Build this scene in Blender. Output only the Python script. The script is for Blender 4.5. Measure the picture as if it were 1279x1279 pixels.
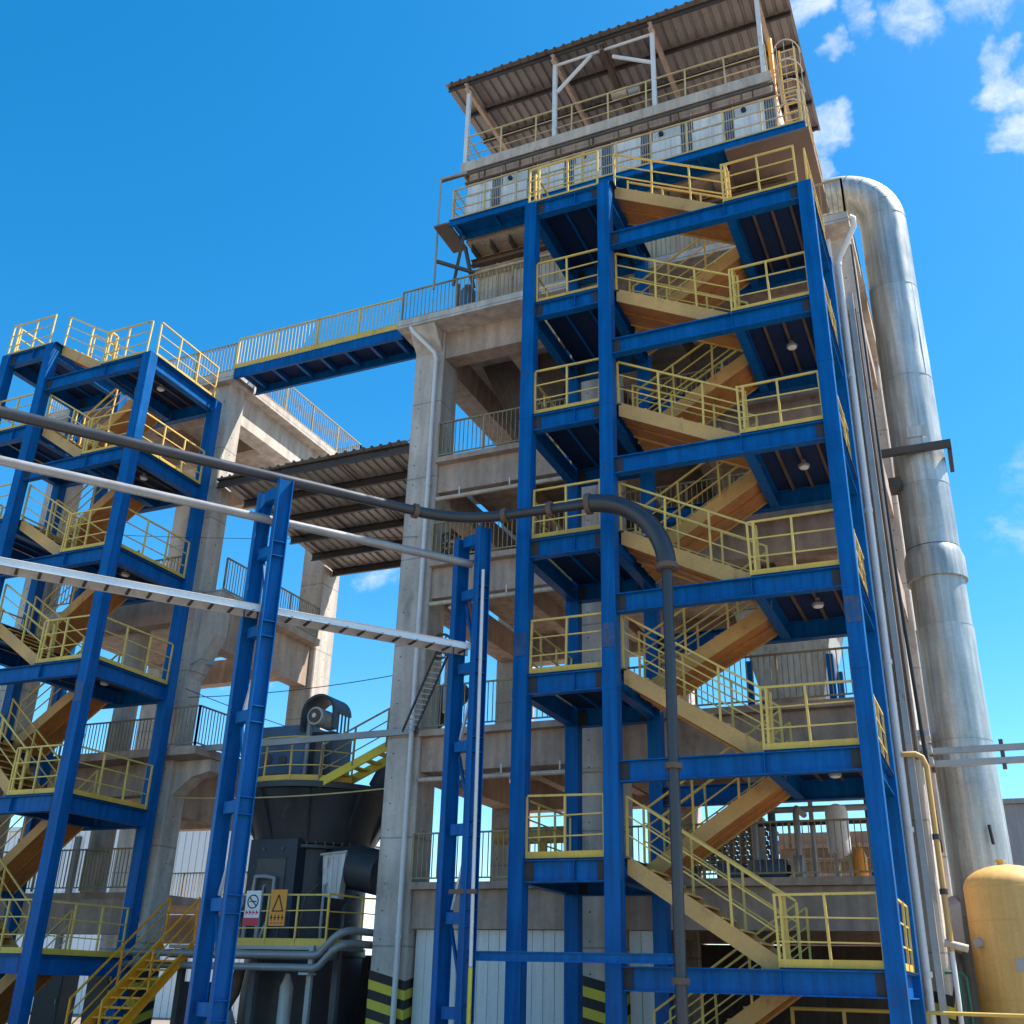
import bpy, math, random
from mathutils import Vector, Matrix
random.seed(7)
for o in list(bpy.data.objects): bpy.data.objects.remove(o)
S = bpy.context.scene
C = S.collection
R = math.radians

# ------------------------------------------------------------------ camera
RT, UP, FW = [Vector(v) for v in ((0.9094, 0.4151, 0.0255), (0.1494, -0.3837, 0.9113), (-0.3781, 0.8222, 0.4260))]
def _basis(y, p, r):
    f = Vector((-math.sin(y)*math.cos(p), math.cos(y)*math.cos(p), math.sin(p)))
    rt = Vector((math.cos(y), math.sin(y), 0)); up = rt.cross(f)
    c, s = math.cos(r), math.sin(r)
    return c*rt+s*up, -s*rt+c*up, f
CAMPOS = Vector((1.619, -18.895, 1.602)); FPX = 1305.5
RT, UP, FW = _basis(0.428, 0.426, 0.028)
cd = bpy.data.cameras.new('camera'); cam = bpy.data.objects.new('camera', cd); C.objects.link(cam)
cd.sensor_width = 36; cd.lens = 36*FPX/1279; cd.clip_end = 3000
m = Matrix((RT, UP, -FW)).transposed().to_4x4(); m.translation = CAMPOS
cam.matrix_world = m
S.camera = cam

# ------------------------------------------------------------------ sky, sun, exposure
SUN = Vector((0.46, 0.27, 0.84)).normalized()
w = bpy.data.worlds.new('World'); S.world = w; w.use_nodes = True
nt = w.node_tree; N = nt.nodes; L = nt.links
for n in list(N): N.remove(n)
def nd(nt, t, **k):
    n = nt.nodes.new(t)
    for a, v in k.items():
        if a.startswith('i_'):
            n.inputs[int(a[2:])].default_value = v
        else: setattr(n, a, v)
    return n
sky = nd(nt, 'ShaderNodeTexSky', sky_type='NISHITA', sun_disc=False)
sky.sun_elevation = math.asin(SUN.z); sky.sun_rotation = math.atan2(SUN.x, SUN.y)
sky.air_density = 1.0; sky.dust_density = 0.6; sky.ozone_density = 1.6; sky.altitude = 900
hsv = nd(nt, 'ShaderNodeHueSaturation'); hsv.inputs['Hue'].default_value = 0.490; hsv.inputs['Saturation'].default_value = 1.43; hsv.inputs['Value'].default_value = .92
L.new(sky.outputs[0], hsv.inputs['Color'])
tc = nd(nt, 'ShaderNodeTexCoord')
def pixdir(px, py):
    return (FW + RT*((px-639.5)/FPX) + UP*((639.5-py)/FPX)).normalized()
blobs = [(990, 12, 1.8, .62), (1065, 20, 1.7, .50), (1135, 16, 2.0, .50), (1230, -40, 2.6, .42), (1047, 68, 1.2, .5), (1042, 160, 1.7, .60), (1030, 205, 1.4, .55),
         (1268, 95, 1.8, .56), (1280, 165, 1.8, .58), (1245, 60, 1.6, .5), (450, 725, 2.0, .42), (1400, 120, 6, .7), (1300, 640, 4.5, .3), (1000, 935, 4, .36), (1600, 300, 9, .6), (1500, 700, 7, .5), (300, 835, 2.5, .33), (-300, 900, 8, .5), (600, -500, 9, .6)]
wn = nd(nt, 'ShaderNodeTexNoise'); wn.inputs['Scale'].default_value = 9; wn.inputs['Detail'].default_value = 5; wn.inputs['Roughness'].default_value = .6; L.new(tc.outputs['Generated'], wn.inputs['Vector'])
ws = nd(nt, 'ShaderNodeVectorMath', operation='SUBTRACT'); L.new(wn.outputs['Color'], ws.inputs[0]); ws.inputs[1].default_value = (.5, .5, .5)
wm = nd(nt, 'ShaderNodeVectorMath', operation='MULTIPLY_ADD'); L.new(ws.outputs[0], wm.inputs[0]); wm.inputs[1].default_value = (.13, .13, .10); L.new(tc.outputs['Generated'], wm.inputs[2])
wnm = nd(nt, 'ShaderNodeVectorMath', operation='NORMALIZE'); L.new(wm.outputs[0], wnm.inputs[0])
acc = None
for px, py, rad, wt in blobs:
    d = nd(nt, 'ShaderNodeVectorMath', operation='DOT_PRODUCT'); L.new(wnm.outputs[0], d.inputs[0]); d.inputs[1].default_value = pixdir(px, py)
    mr = nd(nt, 'ShaderNodeMapRange', interpolation_type='SMOOTHSTEP'); mr.inputs[1].default_value = math.cos(R(rad)); mr.inputs[2].default_value = 1.0; mr.inputs[3].default_value = 0; mr.inputs[4].default_value = wt
    L.new(d.outputs['Value'], mr.inputs[0])
    if acc is None: acc = mr.outputs[0]
    else:
        a = nd(nt, 'ShaderNodeMath', operation='MAXIMUM'); L.new(acc, a.inputs[0]); L.new(mr.outputs[0], a.inputs[1]); acc = a.outputs[0]
mp = nd(nt, 'ShaderNodeMapping'); mp.inputs['Scale'].default_value = (1, 1, 1.5); mp.inputs['Location'].default_value = (3.1, 1.7, .4); L.new(tc.outputs['Generated'], mp.inputs[0])
nz = nd(nt, 'ShaderNodeTexNoise'); nz.inputs['Scale'].default_value = 24; nz.inputs['Detail'].default_value = 12; nz.inputs['Roughness'].default_value = .68; nz.inputs['Distortion'].default_value = .35; L.new(mp.outputs[0], nz.inputs['Vector'])
# scattered clouds round the rest of the sky
nb = nd(nt, 'ShaderNodeTexNoise'); nb.inputs['Scale'].default_value = 3.2; nb.inputs['Detail'].default_value = 3; L.new(mp.outputs[0], nb.inputs['Vector'])
dv = nd(nt, 'ShaderNodeVectorMath', operation='DOT_PRODUCT'); L.new(tc.outputs['Generated'], dv.inputs[0]); dv.inputs[1].default_value = FW
mv = nd(nt, 'ShaderNodeMapRange'); mv.inputs[1].default_value = .55; mv.inputs[2].default_value = .75; mv.inputs[3].default_value = 1; mv.inputs[4].default_value = 0; L.new(dv.outputs['Value'], mv.inputs[0])
mb_ = nd(nt, 'ShaderNodeMapRange'); mb_.inputs[1].default_value = .5; mb_.inputs[2].default_value = .75; mb_.inputs[3].default_value = 0; mb_.inputs[4].default_value = .7; L.new(nb.outputs[0], mb_.inputs[0])
mm = nd(nt, 'ShaderNodeMath', operation='MULTIPLY'); L.new(mv.outputs[0], mm.inputs[0]); L.new(mb_.outputs[0], mm.inputs[1])
mx = nd(nt, 'ShaderNodeMath', operation='MAXIMUM'); L.new(acc, mx.inputs[0]); L.new(mm.outputs[0], mx.inputs[1])
ad = nd(nt, 'ShaderNodeMath', operation='ADD'); L.new(mx.outputs[0], ad.inputs[0]); L.new(nz.outputs[0], ad.inputs[1])
cm = nd(nt, 'ShaderNodeMapRange', interpolation_type='SMOOTHSTEP'); cm.inputs[1].default_value = .68; cm.inputs[2].default_value = 1.5; cm.inputs[3].default_value = 0; cm.inputs[4].default_value = .95; L.new(ad.outputs[0], cm.inputs[0])
mixc = nd(nt, 'ShaderNodeMix', data_type='RGBA'); L.new(cm.outputs[0], mixc.inputs[0]); L.new(hsv.outputs[0], mixc.inputs[6]); mixc.inputs[7].default_value = (4.3, 4.45, 4.7, 1)
bg = nd(nt, 'ShaderNodeBackground'); bg.inputs['Strength'].default_value = 0.15; L.new(mixc.outputs[2], bg.inputs['Color'])
wo = nd(nt, 'ShaderNodeOutputWorld'); L.new(bg.outputs[0], wo.inputs[0])
sl = bpy.data.lights.new('sun', 'SUN'); sl.energy = 5.0; sl.angle = R(.5); sl.color = (1, .95, .87)
so = bpy.data.objects.new('sun', sl); C.objects.link(so); so.location = (20, 10, 40)
so.rotation_euler = (-SUN).to_track_quat('-Z', 'Y').to_euler()
S.view_settings.view_transform = 'Standard'; S.view_settings.look = 'None'; S.view_settings.gamma = 1
S.view_settings.use_curve_mapping = False
S.view_settings.exposure = 0.92
S.render.engine = 'CYCLES'
S.cycles.max_bounces = 8; S.cycles.diffuse_bounces = 5

# ------------------------------------------------------------------ materials
def mat(name, col, rough=.6, metal=0., var=.15, vscale=1.2, dirt=None, dirt_amt=.0, dirt_scale=2.5, streak=0., bump=.0, bscale=30, spec=.5, joints=0., fine=.06, sfreq=6):
    """paint / concrete / steel: base colour with slow variation, dirt or rust patches and vertical run marks, all keyed to world position"""
    mt = bpy.data.materials.new(name); mt.use_nodes = True
    t = mt.node_tree; b = t.nodes['Principled BSDF']; l = t.links
    geo = nd(t, 'ShaderNodeNewGeometry')
    n1 = nd(t, 'ShaderNodeTexNoise'); n1.inputs['Scale'].default_value = vscale; n1.inputs['Detail'].default_value = 5; n1.inputs['Roughness'].default_value = .6
    l.new(geo.outputs['Position'], n1.inputs['Vector'])
    r1 = nd(t, 'ShaderNodeMapRange'); r1.inputs[1].default_value = .3; r1.inputs[2].default_value = .7; r1.inputs[3].default_value = 1-var; r1.inputs[4].default_value = 1+var
    l.new(n1.outputs[0], r1.inputs[0])
    n2 = nd(t, 'ShaderNodeTexNoise'); n2.inputs['Scale'].default_value = vscale*18; n2.inputs['Detail'].default_value = 4; l.new(geo.outputs['Position'], n2.inputs['Vector'])
    r2 = nd(t, 'ShaderNodeMapRange'); r2.inputs[1].default_value = .3; r2.inputs[2].default_value = .7; r2.inputs[3].default_value = 1-fine; r2.inputs[4].default_value = 1+fine; l.new(n2.outputs[0], r2.inputs[0])
    mu = nd(t, 'ShaderNodeMath', operation='MULTIPLY'); l.new(r1.outputs[0], mu.inputs[0]); l.new(r2.outputs[0], mu.inputs[1])
    val = mu.outputs[0]
    if streak:
        mp = nd(t, 'ShaderNodeMapping'); mp.inputs['Scale'].default_value = (sfreq, sfreq, .3); l.new(geo.outputs['Position'], mp.inputs[0])
        n3 = nd(t, 'ShaderNodeTexNoise'); n3.inputs['Scale'].default_value = 1.6; n3.inputs['Detail'].default_value = 6; l.new(mp.outputs[0], n3.inputs['Vector'])
        r3 = nd(t, 'ShaderNodeMapRange'); r3.inputs[1].default_value = .38; r3.inputs[2].default_value = .66; r3.inputs[3].default_value = 1-streak; r3.inputs[4].default_value = 1+streak*.35; l.new(n3.outputs[0], r3.inputs[0])
        m3 = nd(t, 'ShaderNodeMath', operation='MULTIPLY'); l.new(val, m3.inputs[0]); l.new(r3.outputs[0], m3.inputs[1]); val = m3.outputs[0]
    if joints:   # casting joints of the formwork, a thin dark line every lift
        sp = nd(t, 'ShaderNodeSeparateXYZ'); l.new(geo.outputs['Position'], sp.inputs[0])
        nj = nd(t, 'ShaderNodeMath', operation='MULTIPLY_ADD'); l.new(n1.outputs[0], nj.inputs[0]); nj.inputs[1].default_value = .06; l.new(sp.outputs[2], nj.inputs[2])
        fr = nd(t, 'ShaderNodeMath', operation='PINGPONG'); l.new(nj.outputs[0], fr.inputs[0]); fr.inputs[1].default_value = 1.21
        rj = nd(t, 'ShaderNodeMapRange'); rj.inputs[1].default_value = .008; rj.inputs[2].default_value = .028; rj.inputs[3].default_value = 1-joints; rj.inputs[4].default_value = 1; l.new(fr.outputs[0], rj.inputs[0])
        m4 = nd(t, 'ShaderNodeMath', operation='MULTIPLY'); l.new(val, m4.inputs[0]); l.new(rj.outputs[0], m4.inputs[1]); val = m4.outputs[0]
    sc = nd(t, 'ShaderNodeVectorMath', operation='SCALE'); sc.inputs[0].default_value = col; l.new(val, sc.inputs['Scale'])
    cout = sc.outputs[0]
    if dirt:
        nd_ = nd(t, 'ShaderNodeTexNoise'); nd_.inputs['Scale'].default_value = dirt_scale; nd_.inputs['Detail'].default_value = 8; nd_.inputs['Roughness'].default_value = .68
        mpd = nd(t, 'ShaderNodeMapping'); mpd.inputs['Scale'].default_value = (1, 1, .55); mpd.inputs['Location'].default_value = (3, 7, 1); l.new(geo.outputs['Position'], mpd.inputs[0]); l.new(mpd.outputs[0], nd_.inputs['Vector'])
        rd = nd(t, 'ShaderNodeMapRange'); rd.inputs[1].default_value = .72-dirt_amt*.3; rd.inputs[2].default_value = .86-dirt_amt*.3; rd.inputs[3].default_value = 0; rd.inputs[4].default_value = .85; l.new(nd_.outputs[0], rd.inputs[0])
        mx = nd(t, 'ShaderNodeMix', data_type='RGBA'); l.new(rd.outputs[0], mx.inputs[0]); l.new(cout, mx.inputs[6]); mx.inputs[7].default_value = (*dirt, 1); cout = mx.outputs[2]
    l.new(cout, b.inputs['Base Color'])
    b.inputs['Metallic'].default_value = metal; b.inputs['Specular IOR Level'].default_value = spec
    rr = nd(t, 'ShaderNodeMapRange'); rr.inputs[1].default_value = .3; rr.inputs[2].default_value = .7; rr.inputs[3].default_value = max(.05, rough-.09); rr.inputs[4].default_value = min(1, rough+.09); l.new(n1.outputs[0], rr.inputs[0]); l.new(rr.outputs[0], b.inputs['Roughness'])
    if bump:
        nb = nd(t, 'ShaderNodeTexNoise'); nb.inputs['Scale'].default_value = bscale; nb.inputs['Detail'].default_value = 4; l.new(geo.outputs['Position'], nb.inputs['Vector'])
        bp = nd(t, 'ShaderNodeBump'); bp.inputs['Strength'].default_value = bump; bp.inputs['Distance'].default_value = .02; l.new(nb.outputs[0], bp.inputs['Height']); l.new(bp.outputs[0], b.inputs['Normal'])
    return mt
RUST = (.10, .045, .02)
M = dict(
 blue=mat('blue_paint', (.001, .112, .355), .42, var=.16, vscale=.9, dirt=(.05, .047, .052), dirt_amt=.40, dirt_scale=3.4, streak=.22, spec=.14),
 primer=mat('primer_patch', (.035, .033, .036), .7, var=.25, dirt=RUST, dirt_amt=.4),
 yellow=mat('yellow_paint', (.74, .50, .115), .5, var=.14, dirt=(.30, .19, .09), dirt_amt=.45, dirt_scale=5),
 toe=mat('yellow_toe_board', (.74, .46, .07), .5, var=.18, dirt=(.26, .15, .06), dirt_amt=.4, dirt_scale=4),
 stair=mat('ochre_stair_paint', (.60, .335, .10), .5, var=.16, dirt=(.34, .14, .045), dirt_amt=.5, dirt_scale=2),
 soffit=mat('shaded_ochre_soffit', (.52, .20, .045), .55, var=.2, dirt=(.30, .12, .04), dirt_amt=.6, dirt_scale=1.6, streak=.12),  # stringer ochre again, with shade and warm bounce put into the colour
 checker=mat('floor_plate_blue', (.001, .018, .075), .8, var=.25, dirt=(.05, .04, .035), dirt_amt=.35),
 angle=mat('rusty_angle_bar', (.13, .085, .06), .75, var=.3, dirt=RUST, dirt_amt=.5),
 conc=mat('cast_concrete', (.60, .52, .445), .85, var=.16, vscale=.6, dirt=(.24, .21, .185), dirt_amt=.42, dirt_scale=1.3, sfreq=2.2, streak=.22, bump=.35, bscale=14, joints=.4, spec=.2),
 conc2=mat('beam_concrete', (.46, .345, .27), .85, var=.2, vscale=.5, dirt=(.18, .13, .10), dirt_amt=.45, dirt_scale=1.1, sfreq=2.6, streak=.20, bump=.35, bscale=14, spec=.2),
 picket=mat('weathered_yellow_steel', (.33, .26, .14), .65, var=.25, dirt=(.14, .085, .05), dirt_amt=.6, dirt_scale=4),
 pvc=mat('white_pvc', (.72, .69, .66), .4, var=.07, dirt=(.45, .38, .33), dirt_amt=.35, dirt_scale=1.5),
 grey=mat('grey_steel', (.36, .36, .35), .5, metal=.2, var=.16, dirt=(.16, .12, .09), dirt_amt=.35),
 darkpipe=mat('dark_grey_pipe', (.03, .032, .037), .4, var=.25, dirt=(.13, .07, .045), dirt_amt=.35, spec=.6),
 lightpipe=mat('pale_pipe', (.30, .29, .28), .45, metal=.25, var=.2, dirt=(.14, .11, .09), dirt_amt=.4, dirt_scale=1.2),
 tray=mat('galvanised_tray', (.68, .68, .67), .42, metal=.35, var=.08, dirt=(.4, .38, .35), dirt_amt=.3),
 white=mat('white_panel', (.76, .72, .65), .5, var=.09, dirt=(.36, .30, .23), dirt_amt=.5, dirt_scale=2.2, streak=.16),
 greyw=mat('pale_grey_panel', (.58, .57, .53), .5, var=.1, dirt=(.30, .24, .18), dirt_amt=.45, streak=.16),
 cream=mat('faded_cream_yellow', (.62, .45, .20), .55, var=.15, dirt=(.30, .19, .10), dirt_amt=.5, dirt_scale=5),
 beige=mat('beige_steel', (.58, .47, .36), .6, var=.14, dirt=(.26, .15, .09), dirt_amt=.5, dirt_scale=2, streak=.16),
 pink=mat('rosy_beige_wall', (.56, .41, .31), .65, var=.15, dirt=(.25, .12, .07), dirt_amt=.5, dirt_scale=1.8, streak=.15),
 recess=mat('dark_recess', (.10, .095, .09), .7, var=.25),
 roof=mat('brown_roof_sheet', (.27, .225, .20), .5, metal=.1, var=.14, dirt=(.12, .075, .05), dirt_amt=.35),
 roof2=mat('grey_roof_sheet', (.36, .32, .285), .5, metal=.1, var=.16, dirt=(.18, .13, .10), dirt_amt=.4),
 purlin=mat('dark_purlin', (.055, .048, .046), .6, var=.3, dirt=RUST, dirt_amt=.35),
 clad=mat('white_cladding', (.74, .73, .70), .45, var=.05, dirt=(.5, .47, .42), dirt_amt=.3, streak=.07),
 farwhite=mat('bright_white_cladding', (.82, .82, .82), .4, var=.03),
 mill=mat('black_mill_casting', (.030, .034, .042), .5, var=.35, dirt=(.09, .075, .06), dirt_amt=.35, spec=.6),
 scuffed=mat('scuffed_blue', (.012, .075, .22), .6, var=.3, vscale=3, dirt=(.12, .085, .06), dirt_amt=.75, dirt_scale=5),
 darkslate=mat('dark_slate_paint', (.030, .042, .058), .55, var=.3, dirt=(.07, .06, .05), dirt_amt=.35),
 ceil=mat('brown_plate', (.17, .115, .09), .7, var=.2, dirt=RUST, dirt_amt=.3),
 shadewall=mat('shade_brown_panel', (.24, .17, .13), .8, var=.2, streak=.2, spec=.2),  # dark brown carries the shade of the concrete behind the flights
 darkwall=mat('dark_brown_wall', (.11, .09, .075), .85, var=.3, streak=.2),  # one dark brown for back walls, foundation and hopper cones
 millblue=mat('slate_blue_paint', (.09, .16, .25), .5, var=.2, dirt=(.08, .07, .06), dirt_amt=.35),
 tank=mat('ochre_tank_paint', (.66, .39, .12), .58, var=.08, dirt=(.50, .26, .08), dirt_amt=.35, dirt_scale=1.3, streak=.1),
 ypipe=mat('yellow_gas_pipe', (.95, .36, .015), .45, var=.12, dirt=(.22, .10, .04), dirt_amt=.3),
 green=mat('green_pipe', (.015, .10, .055), .5, var=.2),
 black=mat('black_paint', (.02, .019, .018), .6, var=.2),
 hazy=mat('hazard_yellow', (.72, .56, .05), .6, var=.12, dirt=(.3, .24, .1), dirt_amt=.3),
 lamp=mat('lamp_lens', (.85, .84, .80), .3, var=.02),
 orange=mat('orange_sign', (.80, .30, .02), .5, var=.06), red=mat('red_sign', (.60, .03, .06), .5, var=.06), signw=mat('white_sign', (.80, .78, .78), .5, var=.04),
 brick=mat('brown_brick', (.30, .19, .13), .8, var=.2), fargrey=mat('far_grey_wall', (.30, .30, .31), .8, var=.12, streak=.1),
 ground=mat('dusty_concrete_yard', (.23, .19, .15), .9, var=.2, vscale=.15, dirt=(.16, .13, .10), dirt_amt=.45, dirt_scale=.3, bump=.3),
)
def duct_mat():
    mt = mat('galvanised_duct', (.50, .52, .50), .52, metal=.6, var=.16, vscale=.9, dirt=(.36, .345, .30), dirt_amt=.42, dirt_scale=1.1, streak=.25)
    t = mt.node_tree; l = t.links; b = t.nodes['Principled BSDF']; geo = nd(t, 'ShaderNodeNewGeometry')
    oi = nd(t, 'ShaderNodeObjectInfo'); ro = nd(t, 'ShaderNodeMapRange'); ro.inputs[3].default_value = .88; ro.inputs[4].default_value = 1.1; l.new(oi.outputs['Random'], ro.inputs[0])
    src = b.inputs['Base Color'].links[0].from_socket; vm = nd(t, 'ShaderNodeVectorMath', operation='SCALE'); l.new(src, vm.inputs[0]); l.new(ro.outputs[0], vm.inputs['Scale']); l.new(vm.outputs[0], b.inputs['Base Color'])
    mp = nd(t, 'ShaderNodeMapping'); mp.inputs['Scale'].default_value = (1.3, 1.3, .55); l.new(geo.outputs['Position'], mp.inputs[0])
    n = nd(t, 'ShaderNodeTexNoise'); n.inputs['Scale'].default_value = 1.6; n.inputs['Detail'].default_value = 3; l.new(mp.outputs[0], n.inputs['Vector'])
    bp = nd(t, 'ShaderNodeBump'); bp.inputs['Strength'].default_value = .22; bp.inputs['Distance'].default_value = .04; l.new(n.outputs[0], bp.inputs['Height']); l.new(bp.outputs[0], b.inputs['Normal'])
    return mt
M['duct'] = duct_mat()

# ------------------------------------------------------------------ mesh helpers
ORG = {}
class MB:
    def __init__(s): s.v = []; s.f = []; s.sm = []
    def add(s, vs, fs, smooth=False):
        o = len(s.v); s.v += [Vector(v) for v in vs]; s.f += [[i+o for i in f] for f in fs]; s.sm += [smooth]*len(fs); return s
    def box(s, x0, x1, y0, y1, z0, z1):
        return s.add([(x0,y0,z0),(x1,y0,z0),(x1,y1,z0),(x0,y1,z0),(x0,y0,z1),(x1,y0,z1),(x1,y1,z1),(x0,y1,z1)],
              [(0,3,2,1),(4,5,6,7),(0,1,5,4),(1,2,6,5),(2,3,7,6),(3,0,4,7)])
    def frame(s, p, q, up):
        p, q = Vector(p), Vector(q); d = (q-p).normalized(); up = Vector(up)
        sd = d.cross(up)
        if sd.length < 1e-4: up = Vector((0, 1, 0)); sd = d.cross(up)
        sd.normalize(); u = sd.cross(d).normalized(); return p, q, sd, u
    def bar(s, p, q, w, h, up=(0,0,1), off=0.):
        """rectangular bar, w sideways, h along up"""
        p, q, sd, u = s.frame(p, q, up); o = u*off
        vs = []
        for c in (p, q):
            for a, b in ((-1,-1),(1,-1),(1,1),(-1,1)): vs.append(c+o+sd*(a*w/2)+u*(b*h/2))
        return s.add(vs, [(0,3,2,1),(4,5,6,7),(0,1,5,4),(1,2,6,5),(2,3,7,6),(3,0,4,7)])
    def ibeam(s, p, q, w, h, tf=.02, tw=.014, up=(0,0,1)):
        s.bar(p, q, w, tf, up, h/2-tf/2); s.bar(p, q, w, tf, up, -h/2+tf/2); s.bar(p, q, tw, h-2*tf, up); return s
    def channel(s, p, q, w, h, t=.012, side=1, up=(0,0,1)):
        P, Q, sd, u = s.frame(p, q, up)
        s.bar(P, Q, t, h, up)
        o = sd*(side*w/2)
        s.bar(P+o, Q+o, w, t, up, h/2-t/2); s.bar(P+o, Q+o, w, t, up, -h/2+t/2); return s
    def tube(s, pts, r, n=12, caps=True, rs=None):
        pts = [Vector(p) for p in pts]; k = len(pts); up = None; rings = []
        for i, p in enumerate(pts):
            if i == 0: d = pts[1]-p
            elif i == k-1: d = p-pts[i-1]
            else: d = (p-pts[i-1]).normalized()+(pts[i+1]-p).normalized()
            d.normalize()
            if up is None:
                up = Vector((0,0,1)) if abs(d.z) < .9 else Vector((0,1,0))
            sd = d.cross(up).normalized(); up = sd.cross(d).normalized()
            rr = rs[i] if rs else r
            if 0 < i < k-1:
                c = max(.5, d.dot((p-pts[i-1]).normalized()))
            rings.append([p+sd*(rr*math.cos(a))+up*(rr*math.sin(a)) for a in [2*math.pi*j/n for j in range(n)]])
        o = len(s.v); s.v += [v for r_ in rings for v in r_]
        for i in range(k-1):
            for j in range(n):
                a, b = o+i*n+j, o+i*n+(j+1) % n
                s.f.append([a, b, b+n, a+n]); s.sm.append(True)
        if caps:
            s.cap([s.v[o+j] for j in range(n)][::-1]); s.cap([s.v[o+(k-1)*n+j] for j in range(n)])
        return s
    def cap(s, vs): return s.add(vs, [list(range(len(vs)))])
    def lathe(s, c, prof, n=40, smooth=True, caps=True):
        c = Vector(c); k = len(prof); P2 = [Vector((r, z)) for r, z in prof]
        br = [i for i in range(1, k-1) if (P2[i]-P2[i-1]).length > 0 and (P2[i+1]-P2[i]).length > 0 and (P2[i]-P2[i-1]).angle(P2[i+1]-P2[i]) > .5]
        if br:
            cuts = [0]+br+[k-1]; first = prof[0]; last = prof[-1]
            for a_, b_ in zip(cuts[:-1], cuts[1:]): s.lathe(c, prof[a_:b_+1], n, smooth, False)
            if caps:
                for (r, z), sg in ((first, -1), (last, 1)):
                    vs = [c+Vector((r*math.cos(2*math.pi*j/n), r*math.sin(2*math.pi*j/n), z)) for j in range(n)]; s.cap(vs[::sg])
            return s
        o = len(s.v)
        for r, z in prof:
            for j in range(n):
                a = 2*math.pi*j/n; s.v.append(c+Vector((r*math.cos(a), r*math.sin(a), z)))
        for i in range(k-1):
            for j in range(n):
                a, b = o+i*n+j, o+i*n+(j+1) % n
                s.f.append([a, b, b+n, a+n]); s.sm.append(smooth)
        if caps: s.cap([s.v[o+j] for j in range(n)][::-1]); s.cap([s.v[o+(k-1)*n+j] for j in range(n)])
        return s
    def prism(s, poly, d):
        """polygon (list of points) extruded by vector d"""
        poly = [Vector(p) for p in poly]; d = Vector(d); n = len(poly)
        return s.add(poly+[p+d for p in poly], [list(range(n))[::-1], list(range(n, 2*n))]+[[i, (i+1) % n, n+(i+1) % n, n+i] for i in range(n)])
    def build(s, name, mt, parent=None, **props):
        lo = Vector((min(v.x for v in s.v), min(v.y for v in s.v), min(v.z for v in s.v)))
        hi = Vector((max(v.x for v in s.v), max(v.y for v in s.v), max(v.z for v in s.v)))
        og = Vector(((lo.x+hi.x)/2, (lo.y+hi.y)/2, lo.z))
        me = bpy.data.meshes.new(name); me.from_pydata([v-og for v in s.v], [], s.f); me.update()
        me.polygons.foreach_set('use_smooth', s.sm)
        me.materials.append(M[mt])
        o = bpy.data.objects.new(name, me); C.objects.link(o)
        if parent is not None: o.parent = parent; o.location = og-ORG[parent.name]
        else: o.location = og
        ORG[o.name] = og
        for k, v in props.items(): o[k] = v
        return o
def thing(name, label, cat, loc, group=None):
    o = bpy.data.objects.new(name, None); C.objects.link(o); o.location = loc; ORG[o.name] = Vector(loc)
    o.empty_display_size = .3; o['label'] = label; o['category'] = cat
    if group: o['group'] = group
    return o
def solo(mb, name, mt, label, cat, group=None):
    o = mb.build(name, mt); o['label'] = label; o['category'] = cat
    if group: o['group'] = group
    return o
def box(*a): return MB().box(*a)

def railing(parent, pts, h=1.15, spacing=.9, toe=.13, mt='yellow', closed_ends=True, mids=(.40, .78), jit=.022):
    """tube railing along a floor polyline: rails are the part, posts and toe boards its pieces"""
    pts = [Vector(p) for p in pts]
    rl = MB(); posts = []; toes = []; ml = []
    for i in range(len(pts)-1):
        p, q = pts[i], pts[i+1]; d = q-p; ln = Vector((d.x, d.y, 0)).length
        jz = [Vector((0, 0, random.uniform(-jit, jit))) for _ in range(2)]
        rl.bar(p+Vector((0,0,h))+jz[0], q+Vector((0,0,h))+jz[1], .042, .04)
        for mz in mids: ml.append((p+Vector((0,0,mz*h/1.15))+jz[1], q+Vector((0,0,mz*h/1.15))+jz[0]))
        n = max(1, round(ln/spacing))
        for k in range(n+1):
            if k == n and i < len(pts)-2: continue
            posts.append(p+d*(k/n))
        if toe: toes.append((p, q))
    r = rl.build('railing', mt, parent)
    for p in posts: MB().bar(p-Vector((0,0,.02)), p+Vector((random.uniform(-.025, .025), random.uniform(-.02, .02), h)), .042, .042, (1,0,0)).build('post', mt, r)
    for p, q in ml: MB().bar(p, q, .024, .026).build('mid_rail', mt, r)
    for p, q in toes: MB().bar(p+Vector((0,0,toe/2)), q+Vector((0,0,toe/2)), .012, toe).build('toe_board', 'toe', r)
    return r
def pickets(parent, pts, h=1.1, sp=.13, mt='picket'):
    pts = [Vector(p) for p in pts]; rl = MB(); pk = MB()
    up = Vector((0, 0, 1))
    for i in range(len(pts)-1):
        p, q = pts[i], pts[i+1]; d = q-p; ln = d.length
        rl.bar(p+up*h, q+up*h, .05, .04); rl.bar(p+up*.09, q+up*.09, .035, .035)
        n = max(1, round(ln/1.6))
        for k in range(n+1): rl.bar(p+d*(k/n), p+d*(k/n)+up*h, .05, .05, (1,0,0))
        n = max(2, round(ln/sp))
        for k in range(1, n):
            a = p+d*(k/n)+Vector((random.uniform(-.006, .006), 0, 0)); pk.bar(a+up*.09, a+up*h, .02, .02, (1,0,0))
    r = rl.build('railing', mt, parent); pk.build('picket_bars', mt, r, kind='stuff'); return r
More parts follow.
